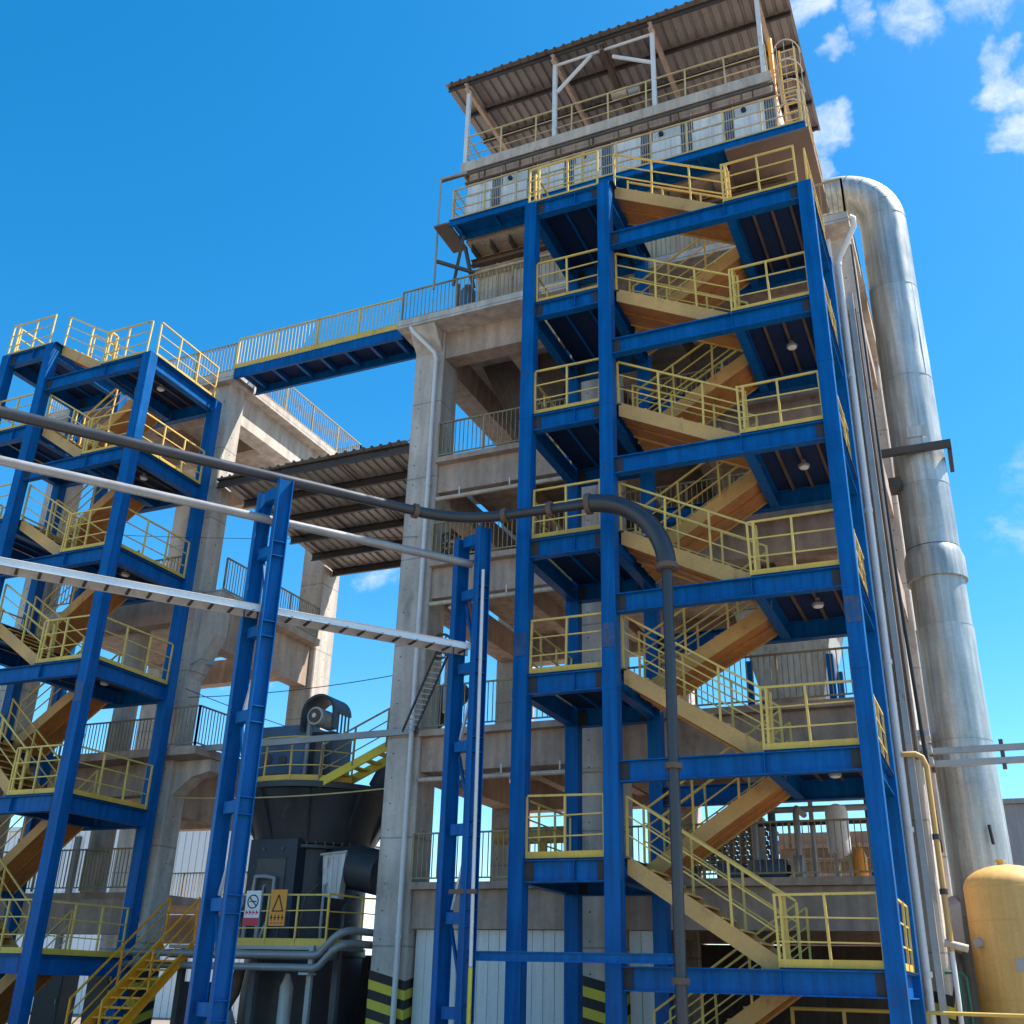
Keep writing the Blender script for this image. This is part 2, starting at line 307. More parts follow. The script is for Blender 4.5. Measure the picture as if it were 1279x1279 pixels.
def corrugated(parent, x0, x1, y0, z0, y1, z1, mt, sheet=.9, pitch=.3, rib=.06):
    """roof sheets, ribs along the fall, each sheet a piece of its own"""
    a = Vector((0, y0, z0)); b = Vector((0, y1, z1)); x = x0; k = 0
    while x < x1-.05:
        xe = min(x+sheet, x1); xs = [];
        u = x
        while u < xe-1e-3:
            for du, dz in ((0, 0), (.18, 0), (.21, rib), (.27, rib), (.30, 0)):
                if du == .30: continue
                if u+du <= xe: xs.append((u+du, dz))
            u += pitch
        xs.append((xe+.06 if xe < x1 else xe-.004, 0))
        lift = Vector((0, 0, (k % 2)*.009+random.uniform(0, .002))); e0 = Vector((0, random.uniform(-.03, .03), 0))
        vs = []; n = len(xs)
        for off in (0, .006):
            for p in (a+e0, b):
                for X, dz in xs: vs.append(Vector((X, p.y, p.z+dz+off))+lift)
        fs = []
        for i in range(n-1):
            fs += [(i, i+1, n+i+1, n+i), (2*n+i, 3*n+i, 3*n+i+1, 2*n+i+1), (i, 2*n+i, 2*n+i+1, i+1), (n+i, n+i+1, 3*n+i+1, 3*n+i)]
        fs += [(0, n, 3*n, 2*n), (n-1, 3*n-1, 4*n-1, 2*n-1)]
        MB().add(vs, fs).build('roof_sheet', mt, parent)
        x = xe; k += 1

# ------------------------------------------------------------------ ground
g = MB().add([(-1500,-1500,0),(1500,-1500,0),(1500,1500,0),(-1500,1500,0)], [(0,1,2,3)]).build('ground', 'ground', kind='structure')

# ------------------------------------------------------------------ stair towers
RL = [2.0, 5.56, 8.9, 12.0, 15.0, 18.0]
LL = [3.80, 7.37, 10.34, 13.41, 16.47, 19.53]
def flight(T, x0, z0, x1, z1, y0, y1):
    """x0,z0 lower end; x1,z1 upper end"""
    a, b = Vector((x0, 0, z0)), Vector((x1, 0, z1)); d = b-a
    n = max(6, round((z1-z0)/.2))
    so = MB()
    dn = Vector((0, 0, -.23))
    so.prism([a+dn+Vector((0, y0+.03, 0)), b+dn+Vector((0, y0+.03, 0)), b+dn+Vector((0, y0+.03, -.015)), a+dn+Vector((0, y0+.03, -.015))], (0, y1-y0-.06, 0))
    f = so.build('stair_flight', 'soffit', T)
    for y in (y0, y1-.03):
        MB().prism([a+Vector((0,y,.06)), b+Vector((0,y,.06)), b+Vector((0,y,-.29)), a+Vector((0,y,-.29))], (0,.03,0)).build('stringer', 'stair', f)
    for k in range(1, n):
        p = a+d*(k/n); w = abs(d.x)/n
        MB().box(p.x-w*.55, p.x+w*.55, y0+.034, y1-.034, p.z-.035, p.z).build('tread', 'stair', f)
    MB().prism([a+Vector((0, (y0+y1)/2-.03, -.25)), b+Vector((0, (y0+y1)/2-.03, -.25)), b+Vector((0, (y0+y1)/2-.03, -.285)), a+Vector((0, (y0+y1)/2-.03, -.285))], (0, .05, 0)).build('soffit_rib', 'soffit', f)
    for y in (y0+.015, y1-.015): railing(T, [a+Vector((0,y,.06)), b+Vector((0,y,.06))], h=1.05, spacing=.95, toe=0)
def tower(label, xr, a, b, ll, lamps, llab):
    """xr right face of the end column; a, b offsets of the two others"""
    T = thing('stair_tower', label, 'stair tower', (xr-a/2, 1.6, 0))
    cw = .30; D = 2.93
    c3, c2, c1 = xr, xr-a, xr-b
    for cx, top in ((c3, RL[5]-.02), (c2, ll[5]-.02), (c1, ll[5]-.02)):
        for y in (0, D):
            col = MB().box(cx-cw, cx, y, y+cw, .02, top).build('column', 'blue', T)
            MB().box(cx-cw-.12, cx+.12, y-.12, y+cw+.12, 0, .03).build('base_plate', 'primer', col)
            if y == 0:
                if True:
                    z = 7.75; sp = MB().box(cx-cw+.02, cx-.02, y-.012, y-.001, z, z+.5).build('column_splice', 'scuffed', col)
                for z in (6.9, 13.3):
                    if z < top: MB().box(cx-cw-.006, cx+.006, y-.008, y+cw+.006, z, z+random.uniform(.1, .25)).build('weld_band', 'blue', col)
    def beam(p, q, h=.40, ends=True):
        bm = MB().ibeam(p, q, .2, h, .024, .016).build('beam', 'blue', T)
        if ends:
            P, Q = Vector(p), Vector(q); d = (Q-P).normalized()
            for c, s in ((P, 1), (Q, -1)): MB().bar(c+d*(.0*s), c+d*(.17*s), .06, h-.055).build('splice_plate', 'primer', bm)
            mid = P.lerp(Q, .62); MB().bar(mid, mid+d*.014, .19, h-.05).build('stiffener', 'blue', bm)
        return bm
    XI = xr-1.95
    for k, z in enumerate(RL):
        zc = z-.225
        beam((c2, .15, zc), (c3-cw, .15, zc)); beam((c2, D+.15, zc), (c3-cw, D+.15, zc))
        beam((c3-.15, cw, zc), (c3-.15, D, zc), ends=False); beam((XI+.1, .26, zc), (XI+.1, D+.04, zc), .36, False)
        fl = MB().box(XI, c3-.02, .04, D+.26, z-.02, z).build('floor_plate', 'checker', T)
        for i in range(3):
            x = XI+.55+i*.42; MB().bar((x, .27, z-.055), (x, D+.03, z-.055), .06, .06).build('stiffener_bar', 'angle', fl)
        railing(T, [(XI, .12, z), (c3-cw, .12, z)], spacing=.82)
        railing(T, [(c3-.10, cw+.02, z), (c3-.10, D-.02, z)], spacing=.9)
        railing(T, [(XI+.08, .13, z), (XI+.08, .36, z)], spacing=.2, toe=0)
    for k, z in enumerate(ll):
        zc = z-.225
        beam((c1, .15, zc), (c2-cw, .15, zc)); beam((c1, D+.15, zc), (c2-cw, D+.15, zc))
        beam((c1-.15, cw, zc), (c1-.15, D, zc), ends=False); beam((c2-.15, cw, zc), (c2-.15, D, zc), .36, False)
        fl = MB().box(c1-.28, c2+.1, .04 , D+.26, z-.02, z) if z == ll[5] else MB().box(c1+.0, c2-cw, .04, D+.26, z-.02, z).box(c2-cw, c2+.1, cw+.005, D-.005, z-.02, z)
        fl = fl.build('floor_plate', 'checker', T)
        for i in range(2):
            x = c1+.55+i*.6; MB().bar((x, .27, z-.055), (x, D+.03, z-.055), .06, .06).build('stiffener_bar', 'blue', fl)
        railing(T, [(c1+.03, .12, z), (c2-cw-.03, .12, z)], spacing=.85)
        railing(T, [(c1-.16, cw+.02, z), (c1-.16, D-.02, z)], spacing=.9)
        if k == 5: railing(T, [(c1-.24, .12, z), (c1+.03, .12, z)], spacing=.3)
    for k in range(6): flight(T, XI+.12, RL[k], c2+.04, ll[k], .34, 1.42)
    for k in range(5): flight(T, c2+.04, ll[k], XI+.06, RL[k+1], 1.72, 2.84)
    flight(T, c2+.04, .15, XI+.06, RL[0], 1.72, 2.84)
    for k, lab in zip(lamps, llab):
        z = RL[k]-.09
        x, y = xr-.95, 1.55
        lt = thing('ceiling_lamp', lab, 'lamp', (x, y, z-.2), 'lamps under the stair landings')
        MB().lathe((x, y, z-.06), [(.05, 0), (.05, .07)], 14).build('lamp_stem', 'grey', lt)
        MB().lathe((x, y, z-.16), [(.08, 0), (.12, .02), (.12, .06), (.05, .11)], 20).build('lamp_housing', 'grey', lt)
        MB().lathe((x, y, z-.185), [(.06, 0), (.095, .012), (.10, .026)], 20).build('lens', 'lamp', lt)
    return T
tower('tall blue steel stair tower with ochre flights before the tall concrete building', 0, 4.67, 6.58, LL, (1, 2, 3, 4),
      ['round lamp under the second landing from the ground of the right stair tower', 'round lamp under the third landing from the ground of the right stair tower', 'round lamp under the fourth landing from the ground of the right stair tower', 'round lamp under the fifth landing from the ground of the right stair tower'])
tower('blue steel stair tower with yellow railings at the left edge beside the lower concrete building', -18.54, 4.1, 5.95, LL[:5]+[19.3], (2, 3, 4, 5),
      ['round lamp under the third landing from the ground of the left stair tower', 'round lamp under the fourth landing from the ground of the left stair tower', 'round lamp under the second landing from the top of the left stair tower', 'round lamp under the topmost landing of the left stair tower'])

# ------------------------------------------------------------------ main concrete building
B = thing('concrete_building', 'tall open concrete frame building with picket railings behind the right stair tower', 'building', (-6, 7.5, 0))
XS = [(-12.1, -11.15), (-6.9, -5.95), (-.42, .45)]; YF = 3.95; YB = 10.3
DZ = 19.53
def ccol(par, x0, x1, y0, y1, z1, hazard=True):
    c = MB(); e = .035
    pts = [(x0+e,y0),(x1-e,y0),(x1,y0+e),(x1,y1-e),(x1-e,y1),(x0+e,y1),(x0,y1-e),(x0,y0+e)]
    c.prism([(x, y, 0) for x, y in pts], (0, 0, z1)); col = c.build('column', 'conc', par)
    th = MB()
    for i in range(int(z1/.62)):
        z = 1.9+i*.62
        if z < z1-.3:
            for xx in (x0+.22, x1-.22): th.tube([(xx, y0-.002, z+random.uniform(-.04, .04)), (xx, y0+.02, z)], .022, 7)
            th.tube([(x1+.002, (y0+y1)/2, z), (x1-.02, (y0+y1)/2, z)], .022, 7)
    th.build('tie_holes', 'recess', col, kind='stuff')
    if hazard:
        for i in range(8):
            z = .05+i*.2
            sk = .22
            st = MB(); o = .006
            st.add([(x0-o,y0-o,z+sk),(x1+o,y0-o,z),(x1+o,y0-o,z+.2),(x0-o,y0-o,z+.2+sk), (x1+o,y1,z-sk*.0+.2),(x1+o,y1,z+.4)], [(0,1,2,3),(1,4,5,2)])
            st.build('stripe', 'black' if i % 2 else 'hazy', col)
    return col
for x0, x1 in XS:
    ccol(B, x0, x1, YF, YF+.95, DZ-.28); ccol(B, x0, x1, YB, YB+.95, DZ-.28, False)
levels = [3.77, 7.36, 11.9, 15.0]
for z in levels:
    for (a0, a1), (b0, b1) in zip(XS[:-1], XS[1:]):
        back = [] if (z in (7.36,) and a0 > -8) else [0]
        x0, x1 = a1, b0
        for y, slabs in ((YF, 1), (YB, 1)):
            MB().box(x0+.003, x1-.003, y+.12, y+.62, z-1.0, z-.16).build('beam', 'conc2', B)
        MB().box(x0+.002, x1-.002, YF-.10, YF+5.1 if z > 8 else YB+.9, z-.157, z).build('slab', 'conc2', B)
        MB().box(x0+.002, x1-.002, YB-1.2, YB+.97, z-.158, z-.001).build('slab', 'conc2', B) if z > 8 else None
        pickets(B, [(x0+.03, YF-.04, z), (x1-.03, YF-.04, z)]); pickets(B, [(x0+.03, YB+.85, z), (x1-.03, YB+.85, z)])
        for xx in (x0+1.8, x0+3.6):
            MB().box(xx, xx+.3, YF+.63, YB+.11, z-.72, z-.161).build('joist', 'conc2', B)
    for x0, x1 in XS: MB().box(x0+.15, x1-.15, YF+.953, YB-.003, z-.95, z-.165).build('cross_beam', 'conc2', B)
# roof deck, cantilevered forward of the columns
MB().box(-12.42, .5, 3.3, YB+1.6, DZ-.28, DZ).build('deck_slab', 'conc', B)
for (a0, a1), (b0, b1) in zip(XS[:-1], XS[1:]):
    for y in (YF, YB): MB().box(a1+.003, b0-.003, y+.1, y+.65, DZ-1.15, DZ-.283).build('beam', 'conc2', B)
    for xx in (a1+1.7, a1+3.5): MB().box(xx, xx+.35, YF+.66, YB+.09, DZ-1.0, DZ-.284).build('joist', 'conc2', B)
for x0, x1 in XS:
    MB().box(x0+.12, x1-.12, YF+.953, YB-.003, DZ-1.2, DZ-.284).build('cross_beam', 'conc2', B)
    MB().prism([(x0+.05, YF-.003, DZ-.284), (x0+.05, YF-.003, DZ-.95), (x0+.05, 3.36, DZ-.284)], (x1-x0-.1, 0, 0)).build('haunch', 'conc', B) if x1 < 0 else None
pickets(B, [(-12.36, 3.42, DZ), (-6.95, 3.42, DZ)]); pickets(B, [(-.25, 3.42, DZ), (.44, 3.42, DZ), (.44, YB+1.5, DZ)], h=1.15)
pickets(B, [(-12.36, 5.1, DZ), (-12.36, YB+1.5, DZ)]); pickets(B, [(-4.6, 3.42, DZ), (-.3, 3.42, DZ)])
# ground-floor cladding strips
x = -11.1
while x < -6.95:
    MB().box(x+.006, min(x+.262, -6.92), YF+.30+random.uniform(0, .01), YF+.36, .02, 2.76).build('cladding_panel', 'clad', B); x += .268
x = -5.9
while x < -5.1: MB().box(x+.006, x+.262, YF+.30, YF+.36, .02, 2.76).build('cladding_panel', 'clad', B); x += .268
MB().box(-11.14, -6.91, YF+.363, YF+.40, .02, 2.76).build('cladding_backing', 'recess', B)
MB().box(-5.94, -.43, YB+.2, YB+.4, 0, 2.74).build('back_wall', 'darkwall', B); MB().box(-11.1, -6.92, YB+.2, YB+.4, 0, 2.74).build('back_wall', 'darkwall', B)
for x0, x1, z0, z1 in ((-5.94, -.43, 11.93, 14.0), (-5.94, -.43, 15.03, 18.3), (-11.14, -6.91, 11.93, 13.6)):  # panels added at the rear to darken the bays
    n_ = 6; wd = (x1-x0)/n_
    for i in range(n_): MB().box(x0+i*wd+.01, x0+(i+1)*wd-.01, YB+.2+.01*(i % 2), YB+.35, z0, z1).build('rear_shade_panel', 'shadewall', B)
# rain pipes on the columns
def downpipe(par, pts, r, mt='pvc', joints=()):
    o = MB().tube(pts, r, 14).build('rain_pipe', mt, par)
    for p, ax in joints: MB().tube([Vector(p)-Vector(ax)*.05, Vector(p)+Vector(ax)*.05], r*1.22, 14).build('pipe_coupling', mt, o)
    return o
Z = (0, 0, 1)
downpipe(B, [(-12.0, 3.36, 19.3), (-11.93, 3.40, 19.12), (-11.38, 3.80, 18.5), (-11.33, 3.83, 18.3), (-11.33, 3.83, .1)], .065, 'pvc', [((-11.33, 3.83, z), Z) for z in (18.2, 14.2, 10.2, 6.2, 2.6)])
downpipe(B, [(.53, 3.22, 19.25), (.62, 3.24, 19.2), (.60, 3.30, 19.0), (.16, 3.66, 18.45), (.10, 3.68, 18.25), (.06, 3.68, .1)], .075, 'pvc', [((.10, 3.68, 18.25), Z)]+[((.08, 3.68, z), Z) for z in (15, 11.5, 8, 4.6, 2.0)])
downpipe(B, [(-.08, 3.74, 19.1), (-.08, 3.74, .1)], .065, 'pvc', [((-.08, 3.74, z), Z) for z in (16.5, 12, 7, 3)])
# pipes hung under the floors
for z in (14.0, 10.95, 6.4): 
    MB().tube([(-11.1, YF-.0, z-.25), (-6.2, YF-.0, z-.25)], .06, 10).build('hung_pipe', 'beige', B)
    for xx in (-10.4, -8.9, -7.4): MB().bar((xx, YF, z-.2), (xx, YF, z+.02), .03, .03, (1,0,0)).build('pipe_hanger', 'pvc', B)
# inner equipment
def hopper(par, name, cx, cy, zt, zb, wt, wb, mt, ribs=True):
    v = []
    for z, ww in ((zt, wt), (zb, wb)):
        v += [(cx-ww, cy-ww*.9, z), (cx+ww, cy-ww*.9, z), (cx+ww, cy+ww*.9, z), (cx-ww, cy+ww*.9, z)]
    o = MB().add(v, [(0,1,2,3),(7,6,5,4),(0,4,5,1),(1,5,6,2),(2,6,7,3),(3,7,4,0)]).build(name, mt, par)
    return o
for i, cx in enumerate((-9.4, -3.3)):
    D = thing('dust_hopper', ['beige dust hopper under the roof deck in the left bay of the tall building', 'beige dust hopper under the roof deck behind the upper flights of the right stair tower'][i], 'hopper', (cx, 7.4, 14.5), 'hoppers under the roof deck')
    hopper(D, 'cone', cx, 7.4, 19.2, 16.2, 1.5, .35, 'darkwall'); MB().box(cx-.37, cx+.37, 7.03, 7.77, 15.7, 16.19).build('outlet', 'recess', D)  # cone coloured dark to stand in for the shaded interior
    MB().tube([(cx-2.4, 7.4, 15.45), (cx+2.4, 7.4, 15.45)], .26, 16).build('screw_conveyor', 'grey', D)
    for sx in (-1, 1): MB().bar((cx+sx*1.6, 6.0, 15.05), (cx+sx*.4, 7.0, 16.3), .12, .12).build('prop', 'blue', D)
P_ = thing('grey_bin', 'pale grey tapered bin on the second floor behind the right stair tower', 'bin', (-2.5, 8, 7.4))
hopper(P_, 'shell', -2.5, 8, 10.6, 8.35, 1.25, .75, 'greyw'); MB().box(-3.78, -1.22, 6.84, 9.16, 10.61, 10.9).build('rim', 'beige', P_)
for sx in (-1, 1):
    for sy in (-1, 1): MB().box(-2.5+sx*1.0-.08, -2.5+sx*1.0+.08, 8+sy*.85-.08, 8+sy*.85+.08, 7.37, 9.3).build('leg', 'blue', P_)
MB().lathe((-2.5, 8, 7.7), [(.3, 0), (.3, .7)], 18).build('spout', 'grey', P_)
V_ = thing('white_vessel', 'small white upright vessel with domed top on the first floor at the right', 'vessel', (-1.85, 8.2, 3.78))
MB().lathe((-1.85, 8.2, 4.7), [(.05, -.1), (.25, 0), (.27, .08), (.27, .95), (.22, 1.1), (.05, 1.16)], 24).build('shell', 'pvc', V_)
for a in (0, 2.1, 4.2): MB().bar((-1.85+.2*math.cos(a), 8.2+.2*math.sin(a), 3.78), (-1.85+.2*math.cos(a), 8.2+.2*math.sin(a), 4.75), .05, .05, (1,0,0)).build('leg', 'grey', V_)
for k, (x, y, lab) in enumerate(((-4.4, 8.6, 'dark pump skid on the first floor beside the brick stack'), (-3.2, 7.8, 'dark pump skid on the first floor beside the white vessel'), (-9.0, 7.5, 'dark pump skid on the first floor behind the left bay railing'))):
    K = thing('pump_skid', lab, 'pump', (x, y, 3.78))
    MB().box(x-.6, x+.6, y-.35, y+.35, 3.775, 3.95).build('skid_frame', 'blue', K); MB().tube([(x-.5, y, 4.3), (x+.15, y, 4.3)], .26, 18).build('motor', 'millblue', K)
    MB().tube([(x+.15, y, 4.3), (x+.3, y, 4.3)], .12, 14).build('coupling', 'recess', K); MB().tube([(x+.3, y, 4.3), (x+.55, y, 4.3)], .34, 18).build('casing', 'grey', K)
    MB().tube([(x+.45, y, 4.6), (x+.45, y, 5.6), (x+.45, y+.15, 5.75), (x+.45, y+1.2, 5.75)], .08, 10).build('outlet_pipe', 'grey', K)
solo(MB().tube([(-10.8, 7.9, 5.3), (-8.0, 7.9, 5.3)], .22, 20).tube([(-9.4, 7.9, 5.3), (-9.4, 7.9, 3.78)], .1, 10), 'yellow_drum', 'tank', 'yellow horizontal drum on the first floor of the left bay', 'drum')
BX = thing('brick_stack', 'pile of brown bricks on the first floor seen under the ochre flight', 'bricks', (-4.8, 9.6, 3.78))
for r_ in range(9):
    for c_ in range(9):
        x = -6.0+c_*.27+(r_ % 2)*.06
        MB().box(x+random.uniform(0, .02), x+.235, 9.5+random.uniform(0, .04), 9.75, 4.55+r_*.115, 4.55+r_*.115+.09).build('brick', 'brick', BX)
for xx in (-5.8, -4.9, -3.9): MB().box(xx, xx+.12, 9.45, 9.9, 3.775, 4.53).build('trestle_leg', 'angle', BX)
MB().box(-6.05, -3.4, 9.42, 9.95, 4.53, 4.548).build('board', 'angle', BX)
for i, (x, z, lab) in enumerate(((-11.0, 12.6, 'round rusty valve wheel beside the pale column at the third floor'), (-11.0, 9.7, 'round rusty valve wheel beside the pale column at the second floor'))):
    W = thing('valve_wheel', lab, 'valve', (x, 4.6, z))
    pts = [(x+.33*math.cos(a), 4.5, z+.33*math.sin(a)) for a in [2*math.pi*j/20 for j in range(21)]]
    MB().tube(pts, .035, 8, False).build('rim', 'angle', W)
    for a in (0, 1.05, 2.1): MB().bar((x-.32*math.cos(a), 4.5, z-.32*math.sin(a)), (x+.32*math.cos(a), 4.5, z+.32*math.sin(a)), .03, .03).build('spoke', 'angle', W)
    MB().tube([(x, 4.52, z), (x, 5.3, z)], .14, 14).build('body', 'beige', W)
    MB().tube([(x, 5.2, z+.1), (x, 5.2, z-1.6)], .2, 16).build('pipe', 'tray', W)

# ------------------------------------------------------------------ left concrete building
B2 = thing('concrete_building', 'lower open concrete frame building behind the left stair tower', 'building', (-22, 7.5, 0))
X2 = [(-26.4, -25.45), (-19.9, -18.95)]
for x0, x1 in X2: ccol(B2, x0, x1, 4.0, 4.72, DZ-.3, x0 > -22); ccol(B2, x0, x1, 10.15, 11.2, DZ-.3, False)
MB().box(-27, -18.72, 3.72, 11.6, DZ-.3, DZ).build('deck_slab', 'conc', B2)
MB().box(-19.75, -19.1, 4.723, 10.147, DZ-1.35, DZ-.303).build('edge_beam', 'conc', B2)
for y in (4.1, 10.3): MB().box(-25.447, -19.903, y, y+.5, DZ-1.2, DZ-.303).build('beam', 'conc2', B2)
MB().box(-23, -22.6, 4.603, 10.297, DZ-1.1, DZ-.304).build('joist', 'conc2', B2); MB().box(-25.44, -19.753, 7.0, 7.4, DZ-1.0, DZ-.305).build('joist', 'conc2', B2)
pickets(B2, [(-26.9, 3.8, DZ), (-18.8, 3.8, DZ)]); pickets(B2, [(-18.8, 5.0, DZ), (-18.8, 11.5, DZ), (-26.9, 11.5, DZ)], h=1.15)
for z in (12.35, 7.3, 3.7):
    MB().box(-26.4, -19.92 if z == 3.7 else -18.75 if z != 7.3 else -17.7, 4.76 if z != 7.3 else 3.4, 10.1, z-.22, z).build('slab', 'conc2', B2)
    if z > 4: MB().box(-19.7, -19.15, 4.763, 10.09, z-1.6, z-.223).build('edge_beam', 'conc2', B2)
    MB().box(-25.4, -19.91, 4.15, 4.6, z-1.1, z-.23).build('beam', 'conc2', B2)
    MB().box(-25.4, -19.91, 10.35, 10.8, z-1.1, z-.23).build('beam', 'conc2', B2)
    if z == 7.3: pickets(B2, [(-18.9, 3.46, z), (-17.8, 3.46, z), (-17.8, 9.9, z)])
    elif z > 4: pickets(B2, [(-18.85, 4.9, z), (-18.85, 10.0, z)])
    pickets(B2, [(-25.4, 4.3, z), (-20, 4.3, z)]); pickets(B2, [(-25.4, 10.6, z), (-20, 10.6, z)])
for z in (12.35,):
    MB().prism([(-18.947, 4.2, z-.23), (-18.947, 4.2, z-2.9), (-18.3, 4.2, z-1.6), (-18.3, 4.2, z-.23)], (0, .5, 0)).build('haunch', 'conc', B2)
MB().prism([(-18.947, 4.15, 7.07), (-18.947, 4.15, 6.15), (-18.35, 4.15, 6.62), (-17.75, 4.15, 6.75), (-17.75, 4.15, 7.07)], (0, .5, 0)).build('bracket', 'conc', B2)
downpipe(B2, [(-19.25, 3.9, 7.0), (-19.25, 3.9, 2.9)], .06, 'grey'); downpipe(B2, [(-19.45, 3.9, 7.0), (-19.45, 3.9, 2.9)], .05, 'grey')
MB().tube([(-22.0, 5.0, 3.7), (-22.0, 5.0, 12.1)], .35, 20).build('riser_pipe', 'conc', B2)
MB().tube([(-20.6, 5.4, 3.7), (-20.6, 5.4, 19.0)], .16, 16).build('riser_pipe', 'grey', B2); MB().tube([(-20.2, 5.5, 3.7), (-20.2, 5.5, 19.0)], .12, 16).build('riser_pipe', 'lightpipe', B2)
F = thing('floodlight', 'small floodlight on an arm from the left concrete column', 'floodlight', (-18.9, 4.1, 9.8))
MB().tube([(-18.93, 4.1, 9.85), (-18.5, 4.0, 9.95), (-18.2, 3.95, 9.85)], .02, 8).build('arm', 'grey', F); MB().lathe((-18.1, 3.95, 9.68), [(.04, .16), (.09, .12), (.14, .02), (.12, 0)], 16).build('lamp_head', 'grey', F)

# footbridge between the two roof decks
Fb = thing('footbridge', 'blue steel footbridge with yellow picket railing joining the two roof decks', 'footbridge', (-15.5, 4.3, DZ))
x0, x1 = -18.66, -12.45
for y in (3.66, 4.84): MB().channel((x0, y, DZ-.17), (x1, y, DZ-.17), .09, .34, .014, 1 if y > 4 else -1).build('side_girder', 'blue', Fb)
MB().box(x0, x1, 3.68, 4.82, DZ-.02, DZ+.0).build('deck_plate', 'checker', Fb)
for i in range(7): 
    xx = x0+.4+i*.9; MB().box(xx, xx+.1, 3.70, 4.80, DZ-.2, DZ-.024).build('cross_member', 'blue', Fb)
MB().box(x0, x1, 3.60, 3.615, DZ-.02, DZ+.13).build('toe_board', 'toe', Fb)
for y in (3.66, 4.84): pickets(Fb, [(x0+.05, y, DZ), (x1-.05, y, DZ)], 1.12, .13, 'yellow')

# canopy between the buildings
Ca = thing('sheet_canopy', 'corrugated sheet canopy on dark purlins spanning between the two concrete buildings', 'canopy', (-15.5, 7, 15))
za = lambda y: 15.72-(y-3.9)*.085
corrugated(Ca, -18.93, -12.13, 3.85, za(3.85), 11.0, za(11.0), 'roof2')
for i in range(6):
    y = 4.05+i*1.32; MB().channel((-18.93, y, za(y)-.12), (-12.13, y, za(y)-.14), .09, .26, .014).build('purlin', 'purlin', Ca)
for x in (-18.4, -16.6, -14.6, -12.9): MB().bar((x, 4.0, za(4)-.06), (x, 10.9, za(10.9)-.06), .03, .03).build('tie_rod', 'purlin', Ca)

# ------------------------------------------------------------------ filter housing on the roof deck
H = thing('filter_housing', 'beige and white bag filter housing with panel doors on the roof of the tall building', 'filter housing', (-5.8, 6.5, DZ))
hx0, hx1 = -10.45, -.95; hy = 3.46; lw = 4.2; WZ = 22.17; TZ = 24.92
MB().box(hx0+.2, hx1-.2, lw+.1, 9.4, DZ+.01, WZ-.16).build('lower_casing', 'beige', H)
MB().box(hx0+.05, hx1-.05, hy+.1, 9.4, WZ-.155, TZ-.07).build('casing', 'beige', H)
for i in range(15):       # lower wall: ribbed beige plates
    x = hx0+.2+i*.61
    MB().box(x+.01, x+.59, lw+.05, lw+.097, DZ+.3, 21.3).build('wall_plate', 'pink' if i % 3 else 'beige', H); MB().box(x-.03, x+.03, lw+.0, lw+.048, DZ+.25, 21.6).build('wall_rib', 'beige', H)
    MB().box(x-.02, x+.02, hy+.2, lw+.09, 21.75, WZ-.165).build('bay_rib', 'recess', H)
MB().ibeam((hx0, lw-.1, 21.62), (hx1, lw-.1, 21.62), .18, .2).build('girder', 'angle', H); MB().ibeam((hx0, lw-.06, 21.25), (hx1, lw-.06, 21.25), .16, .22).build('girder', 'beige', H)
for i in range(8):
    x = hx0+.05+i*1.18
    MB().box(x+.02, x+.86, hy-.10, hy+.09, WZ+.06, WZ+1.40+.06*(i % 2)).build('door_panel', 'white', H)
    MB().box(x+.04, x+.86, hy-.03, hy+.088, WZ+1.5, WZ+1.97).build('upper_panel', 'greyw' if i % 2 else 'white', H)
    rc = MB()
    for q in range(4): rc.box(x+.90+q*.065, x+.93+q*.065, hy+.0, hy+.09, WZ+.05, WZ+1.97)
    rc.build('vent_louvre', 'grey', H)
    if i % 2: MB().tube([(x+.3, hy-.11, WZ+1.72), (x+.3, hy+.0, WZ+1.72)], .07, 12).build('door_lock', 'black', H)
    MB().box(x+.50, x+.56, hy-.14, hy-.102, WZ+.1, WZ+1.38).build('door_bar', 'pvc', H)
    MB().box(x+1.165, x+1.195, hy-.05, hy+.099, WZ+.05, WZ+2.35).build('frame_post', 'beige', H)
    MB().box(x+.57, x+.60, hy-.04, hy+.0, WZ+2.06, WZ+2.44).build('wall_stub', 'angle', H)
MB().box(hx0, hx1, hy-.10, hy+.08, WZ+1.98, WZ+2.04).build('trim', 'angle', H)
MB().box(hx0+.1, hx1-.1, hy-.00, hy+.098, WZ+2.045, TZ-.08).build('upper_wall', 'pink', H)
MB().tube([(hx0-.8, 3.26, 24.42), (hx1, 3.26, 24.42)], .045, 10).build('air_header', 'recess', H)
for i in range(11): MB().tube([(hx0+.5+i*.9, 3.28, 24.4), (hx0+.5+i*.9, 3.36, 24.15), (hx0+.5+i*.9, hy, 24.1)], .025, 8).build('air_branch', 'angle', H)
# blue walkway in front
MB().box(-10.5, -.2, 2.6, hy+.04, WZ-.03, WZ).build('walkway_plate', 'blue', H)
for y in (2.64, 3.3): MB().channel((-10.5, y, WZ-.12), (-.2, y, WZ-.12), .07, .18, .012, -1).build('walkway_beam', 'blue', H)
for i in range(9): MB().box(-10.4+i*1.22, -10.3+i*1.22, 2.7, 3.25, WZ-.14, WZ-.033).build('walkway_bracket', 'blue', H)
MB().box(-11.0, -10.51, 2.6, 3.9, WZ-.12, WZ-.06).build('walkway_extension', 'ceil', H)
railing(H, [(-10.4, 2.66, WZ), (-6.35, 2.66, WZ)], spacing=1.05, mt='cream', toe=.1); railing(H, [(-6.3, 2.66, WZ), (-.3, 2.66, WZ)], spacing=1.05, mt='cream', toe=.1)
railing(H, [(-10.4, 2.7, WZ), (-10.4, 3.4, WZ)], spacing=.7, mt='cream')
MB().box(-2.3, -.12, 2.62, 5.2, WZ-.30, WZ-.22).build('side_platform', 'ceil', H)
MB().box(-.94, -.12, 3.5, 6.2, WZ-.21, WZ-.01).build('end_platform', 'ceil', H)
